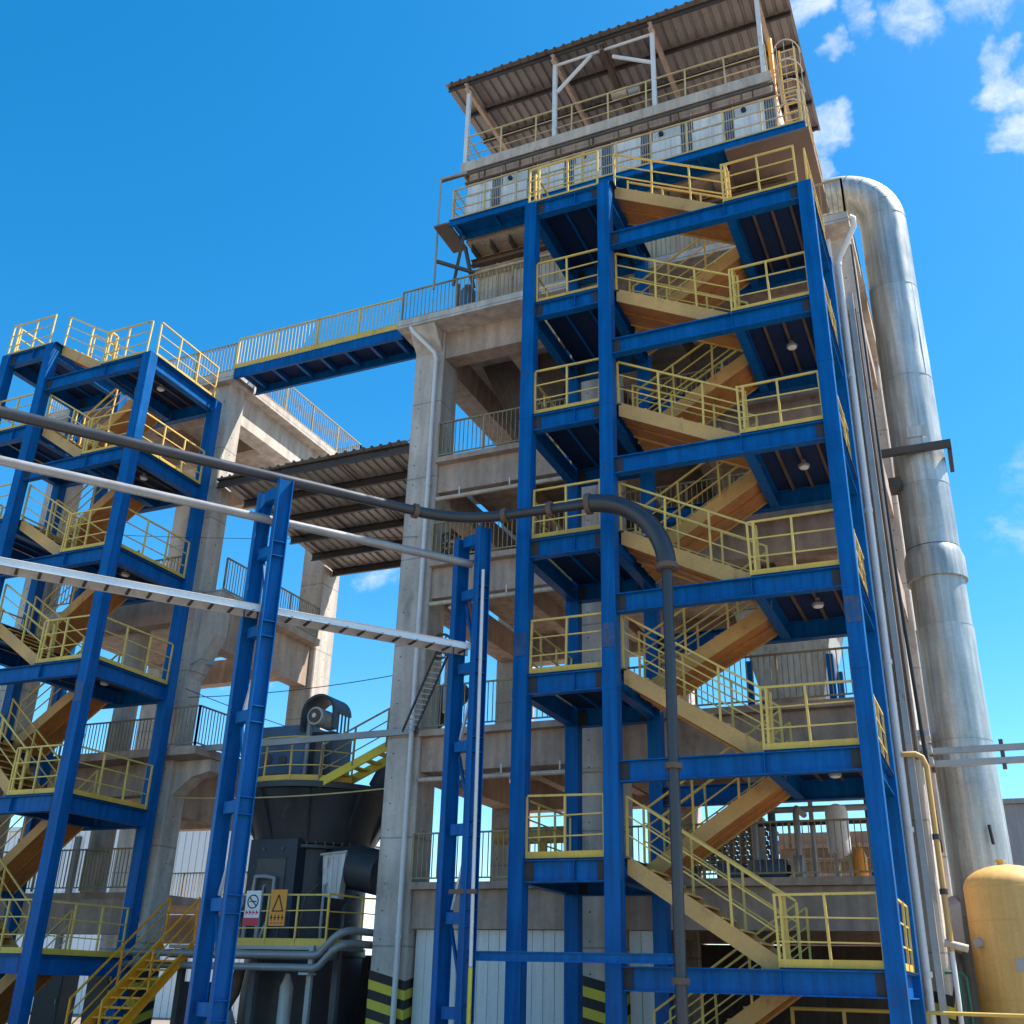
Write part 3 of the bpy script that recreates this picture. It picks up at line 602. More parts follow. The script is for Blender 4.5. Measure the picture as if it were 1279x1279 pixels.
railing(H, [(-.2, 2.7, WZ), (-.2, 6.1, WZ)], spacing=.9, mt='cream')
# left pipe frame
MB().tube([(-11.15, 3.1, 20.2), (-11.15, 3.1, 24.38), (-10.3, 3.2, 24.42)], .04, 8).build('pipe_frame', 'grey', H)
for p, q in (((-11.0, 4.0, 20.9), (-10.3, 3.2, 22.0)), ((-11.1, 3.1, 21.2), (-10.3, 4.0, 21.2)), ((-10.8, 4.0, 20.9), (-10.8, 4.0, DZ+.1)), ((-10.5, 3.7, 22.0), (-10.4, 4.2, 20.8))): MB().bar(p, q, .09, .09).build('brace', 'recess', H)
MB().lathe((-10.85, 4.7, DZ+.05), [(.25, 0), (.25, 1.5), (.12, 1.75)], 20).build('air_vessel', 'millblue', H)
# top platform
MB().box(hx0-.1, -1.0, 3.32, 9.7, TZ-.06, TZ).build('top_platform', 'roof', H); MB().box(hx0-.1, -1.0, 3.28, 3.316, TZ-.34, TZ+.02).build('platform_fascia', 'beige', H)
MB().box(hx0-.14, hx0-.103, 3.29, 9.7, TZ-.34, TZ+.02).build('platform_fascia', 'beige', H)
railing(H, [(hx0, 3.4, TZ), (-1.1, 3.4, TZ)], spacing=1.1, mt='cream', toe=.1); railing(H, [(hx0, 3.45, TZ), (hx0, 9.5, TZ)], spacing=1.1, mt='cream', toe=.1)
# shed roof
Sh = thing('shed_roof', 'brown corrugated shed roof on white posts above the filter housing', 'roof', (-5.8, 6, TZ))
zr = lambda y: 28.35+(y-3.15)*.06
corrugated(Sh, -11.25, -.35, 3.1, zr(3.1), 10.2, zr(10.2), 'roof')
for x in (-10.5, -7.5, -4.35, -1.2):
    for y in (3.42, 9.4): MB().box(x-.06, x+.06, y-.06, y+.06, TZ+.004, zr(y)-.3).build('post', 'pvc' if y < 5 else 'beige', Sh)
    MB().ibeam((x, 3.15, zr(3.15)-.3), (x, 10.1, zr(10.1)-.3), .12, .22).build('rafter', 'pink', Sh)
for i in range(6):
    y = 3.3+i*1.33; MB().channel((-11.2, y, zr(y)-.1), (-.4, y, zr(y)-.1), .06, .16, .012).build('purlin', 'purlin', Sh)
MB().tube([(-7.5, 3.42, 27.95), (-4.35, 3.42, 27.95)], .045, 10).build('tie', 'pvc', Sh)
for p, q in (((-7.45, 3.42, 26.8), (-6.3, 3.42, 27.9)), ((-4.4, 3.42, 26.8), (-5.6, 3.42, 27.55))): MB().tube([p, q], .06, 10).build('knee_brace', 'pvc', Sh)
Hs = thing('electric_hoist', 'rusty hoist beam with trolley under the brown shed roof', 'hoist', (-5.9, 5, 27.4))
MB().ibeam((-5.9, 3.2, 27.85), (-5.9, 8, 27.85), .14, .26).build('hoist_beam', 'angle', Hs); MB().tube([(-6.1, 4.8, 27.45), (-5.6, 4.8, 27.45)], .16, 16).build('hoist_drum', 'beige', Hs); MB().tube([(-5.55, 4.8, 27.4), (-5.2, 4.8, 27.4)], .12, 14).build('motor', 'grey', Hs)
# caged ladder at the right end of the housing
Lc = thing('caged_ladder', 'yellow caged ladder at the right end of the filter housing', 'ladder', (-.55, 3.9, WZ))
for x in (-.80, -.38): MB().bar((x, 4.0, WZ+.01), (x, 4.0, 26.3), .05, .05, (1,0,0)).build('side_rail', 'yellow', Lc)
for i in range(14): MB().tube([(-.8, 4.0, WZ+.3+i*.29), (-.38, 4.0, WZ+.3+i*.29)], .014, 6).build('rung', 'yellow', Lc)
for i in range(4):
    z = WZ+1.6+i*.75; MB().tube([(-.59+.38*math.cos(a), 4.0-.62*math.sin(a), z) for a in [math.pi*j/10 for j in range(11)]], .018, 6).build('hoop', 'beige', Lc)
for a in (.3, .9, 1.57, 2.2, 2.8): MB().bar((-.59+.38*math.cos(a), 4.0-.62*math.sin(a), WZ+1.6), (-.59+.38*math.cos(a), 4.0-.62*math.sin(a), WZ+3.86), .03, .012, (1,0,0)).build('cage_strip', 'beige', Lc)
solo(MB().tube([(-1.0, 3.75, WZ+.02), (-1.0, 3.75, 26.6)], .07, 12), 'ochre_pipe', 'ypipe', 'ochre upright pipe beside the caged ladder', 'pipe')

# ------------------------------------------------------------------ big duct on the right
from mathutils import noise as mnoise
dx, dy, dr = 1.22, 7.0, .645
def dented(r, a, b, amp=.011):
    k = max(4, int((b-a)/.16)); q = MB().lathe((dx, dy, 0), [(r, a+(b-a)*i/k) for i in range(k+1)], 64)
    for v in q.v:
        d = Vector((v.x-dx, v.y-dy, 0)).normalized()
        e = min(1, (v.z-a)/.12, (b-v.z)/.12)
        n_ = mnoise.noise(Vector((d.x*1.6, d.y*1.6, v.z*.9)))+.5*mnoise.noise(Vector((d.x*4, d.y*4, v.z*2.2+5)))
        v += d*(amp*n_*max(0, e))
    return q
Du = thing('steel_duct', 'large galvanised round duct bending over into the filter housing', 'duct', (1.22, 7, 0))
zs = [.0, 3.2, 6.9, 9.6]
for a, b in zip(zs[:-1], zs[1:]): dented(dr, a+.012, b-.012).build('duct_section', 'duct', Du)
for z in zs[1:]: MB().lathe((dx, dy, 0), [(dr-.01, z-.014), (dr+.006, z-.01), (dr+.006, z+.01), (dr-.01, z+.014)], 56).build('seam', 'duct', Du)
MB().lathe((dx, dy, 0), [(dr-.02, 9.61), (dr-.02, 10.78), (dr+.055, 10.79), (dr+.055, 11.36), (dr-.02, 11.61)], 56).build('expansion_sleeve', 'duct', Du)
zs = [11.62, 13.3, 16.4, 19.3, 21.75]
for a, b in zip(zs[:-1], zs[1:]): dented(dr-.02, a+.010, b-.010).build('duct_section', 'duct', Du)
for z in zs[1:]: MB().lathe((dx, dy, 0), [(dr-.035, z-.012), (dr-.012, z-.008), (dr-.012, z+.008), (dr-.035, z+.012)], 56).build('seam', 'duct', Du)
for i, (z0, z1) in enumerate(zip(zs[:-1], zs[1:])):
    a = R(-110+37*(i % 3)); rr = dr-.018; MB().bar((dx+rr*math.cos(a), dy+rr*math.sin(a), z0+.03), (dx+rr*math.cos(a), dy+rr*math.sin(a), z1-.03), .03, .012, (math.cos(a), math.sin(a), 0)).build('lap_strip', 'duct', Du)
rb = 1.3; cx, cz = dx-rb, 21.75
ang = [math.pi/2*j/5 for j in range(6)]
for i in range(5):
    pts = [(cx+rb*math.cos(a), dy, cz+rb*math.sin(a)) for a in [ang[i]+(ang[i+1]-ang[i])*q/4 for q in range(5)]]
    MB().tube(pts, dr-.02, 56, False).build('elbow_gore', 'duct', Du)
MB().tube([(cx, dy, cz+rb), (cx-2.2, dy, cz+rb)], dr-.02, 56).build('duct_section', 'duct', Du)
for (z, hh) in ((14.1, .26),):
    MB().box(.25, 2.02, dy-dr-.2, dy-dr-.05, z-hh/2+.04, z+hh/2-.04).build('bracket_arm', 'purlin', Du); MB().box(.45, .75, dy-dr-.04, dy-dr+.5, z-.9, z-.65).build('bracket_arm', 'purlin', Du)
    MB().box(1.92, 2.02, dy-dr-.04, dy+dr, z-hh/2, z+hh/2).build('bracket_arm', 'purlin', Du)
MB().box(1.05, 1.5, dy-dr-.012, dy-dr+.02, 14.5, 14.8).build('inspection_door', 'duct', Du); MB().box(.95, 1.5, dy-dr-.012, dy-dr+.02, 6.25, 6.55).build('inspection_door', 'duct', Du)
MB().tube([(1.55, dy-dr-.12, 4.6), (1.52, dy-dr-.05, 5.0)], .035, 8).build('sensor', 'black', Du)

# pipes and channels running up the right corner column
solo(MB().channel((.33, 3.80, .2), (.33, 3.80, 17.4), .12, .16, .012, 1, (0,1,0)), 'steel_channel', 'grey', 'grey upright steel channel beside the white rain pipes at the right corner', 'channel')
Yp = thing('yellow_pipe', 'upright yellow gas pipe with an elbow below the grey girders at the right corner', 'pipe', (.55, 3.7, 2))
MB().tube([(.15, 3.6, 6.05), (.38, 3.6, 6.05), (.5, 3.62, 5.98), (.56, 3.65, 5.8), (.56, 3.65, 2.4)], .055, 14).build('pipe_run', 'tank', Yp)
for z in (4.45, 3.45): MB().tube([(.56, 3.65, z-.05), (.56, 3.65, z+.05)], .075, 14).build('clamp', 'purlin', Yp)
MB().tube([(.56, 3.65, 2.4), (.56, 3.65, .05)], .045, 12).build('lower_pipe', 'pvc', Yp); MB().tube([(.45, 3.65, 2.55), (.85, 3.65, 2.45)], .07, 12).build('valve', 'beige', Yp)
solo(MB().tube([(.44, 4.0, 19.0), (.46, 4.0, 10), (.60, 4.0, 4.2)], .04, 10), 'dark_conduit', 'black', 'thin dark upright conduit between the corner column and the big duct', 'conduit')
solo(MB().tube([(.35, 4.0-.1, 17.0), (.40, 3.9, 6.0)], .03, 8), 'rusty_conduit', 'angle', 'thin rusty conduit on the corner column under the deck', 'conduit')
Gg = thing('pipe_girder', 'pair of grey horizontal channels crossing in front of the big duct', 'girder', (2.5, 4.6, 6))
for z in (6.28, 6.02): MB().channel((.55, 4.55, z), (7, 4.55, z), .12, .12, .012, -1).build('channel', 'grey', Gg)
for x in (.6, 1.95, 4): MB().box(x, x+.08, 4.58, 4.66, 5.85, 6.45).build('bracket', 'angle', Gg)
for z in (6.55, 6.25, 6.0): MB().box(.3, .68, 4.0, 4.5, z-.06, z+.06).build('cantilever', 'grey', Gg)
# ochre tank
Tk = thing('ochre_tank', 'ochre upright air tank with domed top at the bottom right corner', 'tank', (1.72, 5.2, 0))
prof = [(.86, .3), (.86, 3.62)]+[(.86*math.cos(a), 3.62+.45*math.sin(a)) for a in [math.pi/2*j/9 for j in range(1, 9)]]+[(.05, 4.075)]
MB().lathe((1.72, 5.2, 0), prof, 56).build('shell', 'tank', Tk)
for z in (3.62, 3.0, 1.6): MB().lathe((1.72, 5.2, 0), [(.855, z-.008), (.866, z-.004), (.866, z+.004), (.855, z+.008)], 56).build('weld_seam', 'tank', Tk)
for a in (0, 2.1, 4.2): MB().box(1.72+.7*math.cos(a)-.08, 1.72+.7*math.cos(a)+.08, 5.2+.7*math.sin(a)-.08, 5.2+.7*math.sin(a)+.08, 0, .4).build('leg', 'tank', Tk)
MB().tube([(1.72-.75, 5.2-.62, 2.6), (1.72-.62, 5.2-.5, 2.6)], .09, 14).build('side_nozzle', 'grey', Tk); MB().box(1.62, 1.92, 5.2-.868, 5.2-.85, 2.1, 2.32).build('nameplate', 'grey', Tk)
MB().lathe((1.62, 5.2, 4.05), [(.06, 0), (.06, .08), (.1, .08), (.1, .12)], 16).build('nozzle', 'tank', Tk)
Wv = thing('pale_vessel', 'pale horizontal vessel partly hidden behind the ochre tank', 'vessel', (.8, 8.8, 2))
MB().tube([(.75, 6.6, 3.05), (.75, 6.8, 3.05), (.75, 9.8, 3.05), (.75, 10, 3.05)], .6, 32, True, [.42, .6, .6, .42]).build('shell', 'clad', Wv)
for y in (7.2, 9.2): MB().box(.35, 1.15, y, y+.2, 0, 2.6).build('saddle', 'grey', Wv)
for i, x in enumerate((.62, .74)):
    solo(MB().tube([(x-.25, 3.9, 2.05), (x-.08, 3.9, 2.05), (x, 3.9, 1.95), (x, 3.9, .05)], .03, 10), 'green_pipe', 'green', ['green pipe hoop nearest the corner column at the bottom right', 'green pipe hoop nearest the ochre tank at the bottom right'][i], 'pipe')
Gr = thing('guard_rail', 'yellow guard rail along the ground behind the right stair tower', 'guard rail', (1, 3.4, 0))
for x0, x1 in ((-2.4, -.5), (.0, 4.2)):
    MB().tube([(x0, 3.36, 1.36), (x1, 3.36, 1.36)], .035, 10).build('rail', 'yellow', Gr); MB().tube([(x0, 3.36, .8), (x1, 3.36, .8)], .03, 10).build('rail', 'yellow', Gr)
    for x in (x0, (x0+x1)/2, x1): MB().bar((x, 3.36, 0), (x, 3.36, 1.38), .06, .06, (1,0,0)).build('post', 'yellow', Gr)

# ------------------------------------------------------------------ pipe rack in front
DIR = Vector((.61, .79, 0)).normalized(); PER = Vector((-DIR.y, DIR.x, 0))
def trestle(c, label, top, extra=None):
    c = Vector(c); T = thing('pipe_trestle', label, 'trestle', (c.x, c.y, 0), 'blue pipe trestles')
    sep = .62; SEP = Vector((.95, -.31, 0))
    for s in (-1, 1):
        b = c+SEP*(s*sep/2)
        col = MB().ibeam(b+Vector((0,0,.02)), b+Vector((0,0,top if s > 0 else top-.12)), .22, .27, .018, .012, DIR).build('column', 'blue', T)
        for z in [1.0+i*1.55 for i in range(7)]:
            if z < top-.4 and s > 0:
                for dz in (0, .28): MB().bar(b+Vector((0,0,z+dz)), b+Vector((0,0,z+dz+.016)), .20, .225, DIR).build('stiffener', 'blue', col)
    a, b = c-SEP*(sep/2-.13), c+SEP*(sep/2-.13)
    up = Vector((0, 0, 1))
    for z in [1.15+i*1.55 for i in range(7)]:
        if z < top-.3: MB().bar(a+up*z, b+up*z, .16, .2).build('strut', 'blue', T)
    MB().bar(a+up*(top-.25), b+up*(top-.25), .18, .24).build('strut', 'blue', T)
    for i in range(6):
        z = 1.3+i*1.55
        if z+1.3 < top-.4:
            (p, q) = (a, b) if i % 2 else (b, a)
            MB().bar(p+up*z+DIR*.06, q+up*(z+1.25)+DIR*.06, .05, .05).build('diagonal', 'tray' if i % 2 else 'blue', T)
    return T
T2 = Vector((-7.55, -.75, 0)); T1 = Vector((-10.15, -4.15, 0))
trestle(T1, 'blue twin column pipe trestle standing alone between the left stair tower and the mill', 10.35)
trestle(T2, 'blue twin column pipe trestle beside the right stair tower', 10.35)
def arcpts(a, b, c, r, n=10):
    a, b, c = Vector(a), Vector(b), Vector(c); u = (a-b).normalized(); v = (c-b).normalized()
    t = r/math.tan(math.acos(max(-1, min(1, u.dot(v))))/2)
    p, q = b+u*t, b+v*t; w_ = (u+v).normalized(); o = b+w_*math.sqrt(r*r+t*t)
    out = []
    for i in range(n+1):
        k = i/n; x = p.lerp(q, k); out.append(o+(x-o).normalized()*r)
    return out
Pp = thing('steam_pipe', 'dark pipe along the trestle tops that bends down in front of the right stair tower', 'pipe', (-7.5, -.8, 10.5))
zp = 10.5
far = T1+Vector((0,0,zp))-DIR*9.0
kn = Vector((-7.75, -1.0, zp)); vt = Vector((-3.36, -.8, zp))
b1 = arcpts(far, kn, vt, 2.2, 8)
MB().tube([far, b1[0]], .105, 18).build('pipe_run', 'darkpipe', Pp)
MB().tube(b1, .115, 18).build('bend', 'darkpipe', Pp)
e2 = arcpts(b1[-1], vt, vt-Vector((0,0,9)), 1.55, 14)
MB().tube([b1[-1], e2[0]], .10, 18).build('pipe_run', 'darkpipe', Pp)
MB().tube(e2, .185, 24).build('elbow', 'darkpipe', Pp)
MB().tube([e2[-1], (vt.x-.04, -.8, .02)], .10, 18).build('pipe_run', 'darkpipe', Pp)
for p, d in ((b1[0], DIR), (b1[-1], Vector((1,0,0))), (b1[-1]+Vector((1.0,0.03,0)), Vector((1,0,0))), (e2[0], Vector((1,0,0))), (e2[-1], Vector((0,0,1))), (Vector((vt.x-.04, -.8, 1.75)), Vector((0,0,1))), (Vector((vt.x-.02, -.8, 5.2)), Vector((0,0,1)))):
    MB().tube([p-d*.05, p+d*.05], .155 if p is not e2[0] and p is not e2[-1] else .22, 18).build('flange', 'angle', Pp)
far2 = T1+Vector((0,0,9.6))-DIR*9.0
solo(MB().tube([far2, T2+Vector((0,0,9.6))], .085, 18), 'pale_pipe', 'lightpipe', 'pale pipe running between the trestle columns just below the dark pipe', 'pipe')
Tr = thing('cable_tray', 'white galvanised cable ladder tray running between the two blue trestles', 'cable tray', (-10, -4, 7.7))
s_, e_ = T1+Vector((0,0,7.75))-DIR*9.0, T2+Vector((0,0,7.75))+DIR*.1
for s in (-1, 1): MB().channel(s_+PER*(s*.2), e_+PER*(s*.2), .03, .13, .006, -s).build('side_rail', 'tray', Tr)
MB().bar(s_-PER*.0+Vector((0,0,.07)), e_+Vector((0,0,.07)), .43, .008).build('cover', 'tray', Tr)
ln = (e_-s_).length
for i in range(int(ln/.36)): 
    p = s_+DIR*(.2+i*.36)+Vector((0,0,-.05)); MB().bar(p-PER*.19, p+PER*.19, .05, .025).build('rung', 'purlin', Tr)
# ladder tray down to the main column
Lt = thing('drop_tray', 'rusty cable ladder dropping from the white tray to the pale column', 'cable tray', (-10, 1.5, 7.4))
a, b = T2+Vector((-.15, .3, 7.6)), Vector((-11.3, 3.75, 7.35))
a = Vector((-9.5, 1.9, 8.75)); b = Vector((-11.35, 3.7, 7.3))
dd = (b-a); n = 16; sd = dd.cross(Vector((0,0,1))).normalized()
for s in (-1, 1): MB().bar(a+sd*s*.15, b+sd*s*.15, .03, .08).build('side_rail', 'purlin', Lt)
for i in range(n): p = a+dd*((i+.5)/n); MB().bar(p-sd*.15, p+sd*.15, .04, .025).build('rung', 'tray', Lt)
solo(MB().ibeam((T2.x+.1, -.8, 2.08), (vt.x-.12, -.8, 2.08), .12, .16), 'support_beam', 'blue', 'thin blue beam from the trestle to the dark upright pipe near the ground', 'beam')
Cp = thing('conduit_post', 'thin white upright conduit with yellow lower end beside the right trestle', 'conduit', (-7.1, -.95, 0))
MB().tube([(-7.12, -.95, 1.9), (-7.18, -.95, 9.35)], .035, 10).build('upper_conduit', 'pvc', Cp); MB().tube([(-7.12, -.95, 0), (-7.12, -.95, 1.89)], .04, 10).build('lower_conduit', 'hazy', Cp)
MB().box(-7.6, -7.05, -.99, -.94, 3.1, 3.18).build('clamp', 'angle', Cp)

# ------------------------------------------------------------------ mill between the buildings
mx_, my_ = -15.75, 6.6
Ml = thing('roller_mill', 'black vertical roller mill with flared top between the two concrete buildings', 'mill', (mx_, my_, 0))
MB().lathe((mx_, my_, 0), [(2.0, 0), (2.0, .5), (1.55, .55), (1.55, 2.2)], 48).build('base', 'mill', Ml)
MB().lathe((mx_, my_, 0), [(1.62, 2.2), (1.62, 2.4), (1.5, 2.45), (1.5, 4.9)], 48).build('grinding_housing', 'mill', Ml)
MB().lathe((mx_, my_, 0), [(1.5, 4.9), (1.62, 4.92), (1.75, 5.3), (2.05, 6.0), (2.2, 6.25)], 48).build('flare', 'mill', Ml)
MB().lathe((mx_, my_, 0), [(2.2, 6.25), (2.32, 6.27), (2.32, 6.42), (2.0, 6.44)], 48).build('top_ring', 'mill', Ml)
for i in range(10):
    a = 2*math.pi*i/10+.15; MB().bar((mx_+1.56*math.cos(a), my_+1.56*math.sin(a), 4.95), (mx_+2.24*math.cos(a), my_+2.24*math.sin(a), 6.24), .04, .12).build('gusset', 'mill', Ml)
door = MB().box(-16.6, -15.1, my_-1.75, my_-1.3, 2.5, 5.0).build('roller_frame', 'darkslate', Ml)
MB().box(-16.3, -15.4, my_-1.78, my_-1.752, 3.6, 4.5).build('opening', 'recess', door)
for x in (-16.15, -15.55): MB().tube([(x, my_-1.78, 4.75), (x, my_-1.74, 4.75)], .05, 10).build('bolt', 'recess', door)
MB().tube([(-16.5, my_-2.2, 3.4), (-16.5, my_-1.75, 3.4)], .24, 20).build('roller_cap', 'grey', Ml)
for x in (-16.75, -16.3, -15.9): MB().tube([(x, my_-2.0, 2.4), (x, my_-2.0, 3.2)], .06, 10).build('hydraulic_ram', 'grey', Ml)
MB().tube([(-15.9, my_-1.9, 2.5), (-15.6, my_-1.9, 3.1), (-15.6, my_-1.9, 4.0), (-15.9, my_-1.9, 4.05), (-16.2, my_-1.9, 4.05), (-16.25, my_-1.9, 3.5)], .06, 10).build('oil_pipe', 'grey', Ml)
MB().tube([(-14.5, my_-.7, 4.35), (-13.6, my_-1.2, 4.3), (-12.6, my_-1.4, 4.1)], .55, 28).build('gas_inlet', 'mill', Ml)
# drive on top
MB().box(-15.68, -14.95, 6.2, 7.2, 6.44, 8.12).build('drive_column', 'darkslate', Ml); MB().box(-15.5, -15.15, 6.16, 6.198, 6.6, 7.9).build('column_slot', 'recess', Ml)
arch = [(-15.85+.62*0, 6.0, 8.56)]
pr = [(-15.87, 5.9, 8.56)]+[(-15.3-.57*math.cos(a), 5.9, 9.05+.55*math.sin(a)) for a in [math.pi*j/12 for j in range(13)]]+[(-14.73, 5.9, 8.56)]
inn = [(-15.3-.49*math.cos(a), 5.9, 9.05+.47*math.sin(a)) for a in [math.pi*j/12 for j in range(13)]]
hd = MB()
for i in range(12):
    A, B_ = pr[1+i], pr[2+i]; c_, d_ = inn[i], inn[i+1]
    hd.prism([A, B_, d_, c_], (0, .9, 0))
hd.box(-15.87, -15.79, 5.9, 6.8, 8.56, 9.05).box(-14.81, -14.73, 5.9, 6.1, 8.56, 9.05)
hd.build('drive_hood', 'mill', Ml)
MB().tube([(-15.35, 5.85, 8.95), (-15.35, 6.7, 8.95)], .26, 28).build('drive_motor', 'greyw', Ml)
MB().tube([(-15.35, 5.84, 8.95), (-15.35, 5.81, 8.95)], .2, 24).build('fan_cowl', 'angle', Ml); MB().tube([(-15.35, 5.81, 8.95), (-15.35, 5.79, 8.95)], .07, 14).build('fan_hub', 'pvc', Ml)
for i in range(4): MB().bar((-14.78, 6.2+i*.18, 8.5), (-14.78, 6.2+i*.18, 9.15), .03, .05).build('guard_bar', 'mill', Ml)
for i in range(7):
    x = -17.2+i*.62; MB().tube([(x, my_-1.9-.1*math.sin(i), 2.35), (x+.1, my_-2.0, 2.9), (x+.05*math.sin(i*2), my_-1.8, 3.3+.25*(i % 3)), (x+.2, my_-1.5, 3.6+.25*(i % 3))], .035, 8).build('hose', ['darkpipe', 'angle', 'grey'][i % 3], Ml)
for z in (2.42, 4.88): 
    for i in range(20):
        a_ = R(190+i*8.2); MB().tube([(mx_+1.66*math.cos(a_), my_+1.66*math.sin(a_), z), (mx_+1.66*math.cos(a_), my_+1.66*math.sin(a_), z+.09)], .03, 6).build('flange_bolt', 'angle', Ml)
MB().lathe((mx_, my_, 0), [(1.6, 4.78), (1.74, 4.79), (1.74, 4.87), (1.6, 4.88)], 48).build('flange', 'mill', Ml)
MB().box(-17.65, -16.1, 6.1, 7.6, 6.75, 8.35).build('electrical_cabinet', 'millblue', Ml)
for x, z in ((-17.3, 7.4), (-16.8, 7.35)): MB().tube([(x, 6.09, z), (x, 6.05, z)], .14, 16).build('cabinet_fan', 'recess', Ml)
MB().box(-17.5, -16.4, 5.95, 6.09, 6.46, 6.95).build('gearbox', 'recess', Ml)
MB().tube([(-16.0, 5.95, 6.5), (-15.95, 5.95, 6.6), (-15.9, 5.95, 7.0), (-15.9, 5.95, 8.5)], .07, 12).build('oil_pipe', 'lightpipe', Ml)
pts = [(mx_+2.2*math.cos(a), my_+2.2*math.sin(a), 6.45) for a in [R(195)+R(130)*j/6 for j in range(7)]]
railing(Ml, pts, spacing=1.2, toe=.14)
for o in Ml.children:
    if o.name.split('.')[0] in ('drive_hood', 'drive_motor', 'fan_cowl', 'fan_hub', 'guard_bar'): o.location += Vector((-.05, 0, -.44))
    if o.name.split('.')[0] in ('drive_hood', 'drive_motor', 'fan_cowl', 'fan_hub', 'guard_bar', 'drive_column', 'column_slot'): o.location.x -= .28
Ms = thing('mill_stair', 'bright yellow steep stair rising from the mill top behind the pale column', 'stair', (-13.5, 5.2, 6.4))
a, b = Vector((-14.55, 4.7, 6.35)), Vector((-11.8, 5.1, 7.75))
for y in (0, .8): MB().channel(a+Vector((0,y,0)), b+Vector((0,y,0)), .07, .22, .012, -1).build('stringer', 'hazy', Ms)
for i in range(8): p = a.lerp(b, (i+.5)/8); MB().box(p.x-.13, p.x+.13, p.y+.03, p.y+.77, p.z-.02, p.z+.02).build('tread', 'hazy', Ms)
railing(Ms, [a, b], h=1.0, spacing=.9, toe=0, mt='picket')
solo(MB().tube([(-13.9, 6.9, 6.5), (-13.2, 6.8, 7.6), (-12.3, 6.7, 8.5), (-11.4, 6.6, 9.2)], .42, 24), 'feed_chute', 'mill', 'dark inclined feed pipe rising from the mill to the pale column', 'pipe')
# mill platform, its signs and the yellow stair
Mp = thing('mill_platform', 'low platform with yellow railing round the front of the black mill', 'platform', (-15, 3.8, 0))
MB().box(-17.6, -12.7, 3.4, 4.6, 2.26, 2.34).build('deck', 'grey', Mp)
MB().ibeam((-17.6, 3.45, 2.14), (-12.7, 3.45, 2.14), .1, .2).build('edge_beam', 'recess', Mp)
railing(Mp, [(-16.55, 3.45, 2.34), (-13.05, 3.45, 2.34)], spacing=.78, toe=.17); railing(Mp, [(-13.05, 3.45, 2.34), (-12.75, 4.5, 2.34), (-12.2, 5.2, 2.34)], spacing=.9, toe=.17, mt='toe')
for x in (-17.4, -15.2, -12.9): MB().box(x, x+.15, 3.6, 3.75, 0, 2.25).build('leg', 'recess', Mp)
Sg = thing('safety_sign', 'white no smoking sign with red lower band on the mill railing', 'sign', (-15.2, 3.4, 3.0))
MB().box(-15.42, -14.98, 3.385, 3.395, 2.78, 3.58).build('plate', 'signw', Sg)
MB().box(-15.42, -14.98, 3.38, 3.384, 2.78, 2.96).build('red_band', 'red', Sg)
MB().tube([(-15.2+.15*math.cos(a), 3.38, 3.33+.15*math.sin(a)) for a in [2*math.pi*j/24 for j in range(25)]], .014, 6, False).build('ring', 'black', Sg)
MB().bar((-15.31, 3.378, 3.43), (-15.09, 3.378, 3.23), .006, .025).build('slash', 'black', Sg); MB().box(-15.30, -15.10, 3.379, 3.384, 3.32, 3.345).build('cigarette', 'black', Sg)
tx = MB()
for i in range(4): tx.box(-15.38+i*.1, -15.31+i*.1, 3.38, 3.384, 3.06, 3.1).box(-15.38+i*.1, -15.36+i*.1, 3.379, 3.383, 3.02, 3.13)
tx.build('lettering', 'red', Sg)
S2 = thing('safety_sign', 'orange warning sign with black triangle on the mill railing', 'sign', (-14.45, 3.4, 3.0))
MB().box(-14.68, -14.22, 3.385, 3.395, 2.78, 3.6).build('plate', 'orange', S2)
for p, q in (((-14.6, 3.1), (-14.45, 3.48)), ((-14.45, 3.48), (-14.3, 3.1))): MB().bar((p[0], 3.38, p[1]), (q[0], 3.38, q[1]), .008, .03).build('triangle_side', 'black', S2)
MB().bar((-14.6, 3.38, 3.11), (-14.3, 3.38, 3.11), .008, .025).build('triangle_side', 'black', S2)
tx = MB()
for i in range(4): tx.box(-14.65+i*.105, -14.58+i*.105, 3.38, 3.384, 2.95, 2.98).box(-14.62+i*.105, -14.60+i*.105, 3.379, 3.383, 2.9, 3.03)
tx.build('lettering', 'black', S2)
tx = MB()
for i in range(4): tx.box(-14.63+i*.1, -14.57+i*.1, 3.38, 3.384, 2.83, 2.86)
tx.build('lettering', 'red', S2)
Ys = thing('yellow_stair', 'ochre open stair with handrails climbing to the mill platform at lower left', 'stair', (-17, 2.2, 0))
a, b = Vector((-17.75, .6, .0)), Vector((-17.75, 3.35, 2.34))
for x in (0, .95): MB().channel(a+Vector((x,0,0)), b+Vector((x,0,0)), .06, .22, .012, 1 if x else -1).build('stringer', 'ypipe', Ys)
for i in range(11): p = a.lerp(b, (i+.6)/11.5); MB().box(p.x+.02, p.x+.93, p.y-.13, p.y+.13, p.z-.025, p.z+.02).build('tread', 'ypipe', Ys)
for x in (0, .95): railing(Ys, [a+Vector((x,0,.1)), b+Vector((x,0,.1))], h=1.0, spacing=1.1, toe=0, mt='ypipe')
railing(Ys, [(-16.75, 3.42, 2.34), (-16.75, 4.5, 2.34)], h=1.1, spacing=.6, toe=0, mt='ypipe')
for i, dz in enumerate((0, -.27)):
    o = MB().tube([(-19.0, 3.0, 2.14+dz), (-13.0, 3.0, 2.14+dz), (-12.88, 3.0, 2.18+dz), (-12.55, 3.0, 2.5+dz), (-12.4, 3.02, 2.6+dz), (-12.3, 3.15, 2.66+dz), (-12.28, 3.3, 2.68+dz), (-12.28, 5.6, 2.68+dz)], .085, 14)
    solo(o, 'grey_pipe', 'lightpipe', ['upper of the two grey pipes stepping up below the mill railing', 'lower of the two grey pipes stepping up below the mill railing'][i], 'pipe', 'grey pipes in front of the mill')
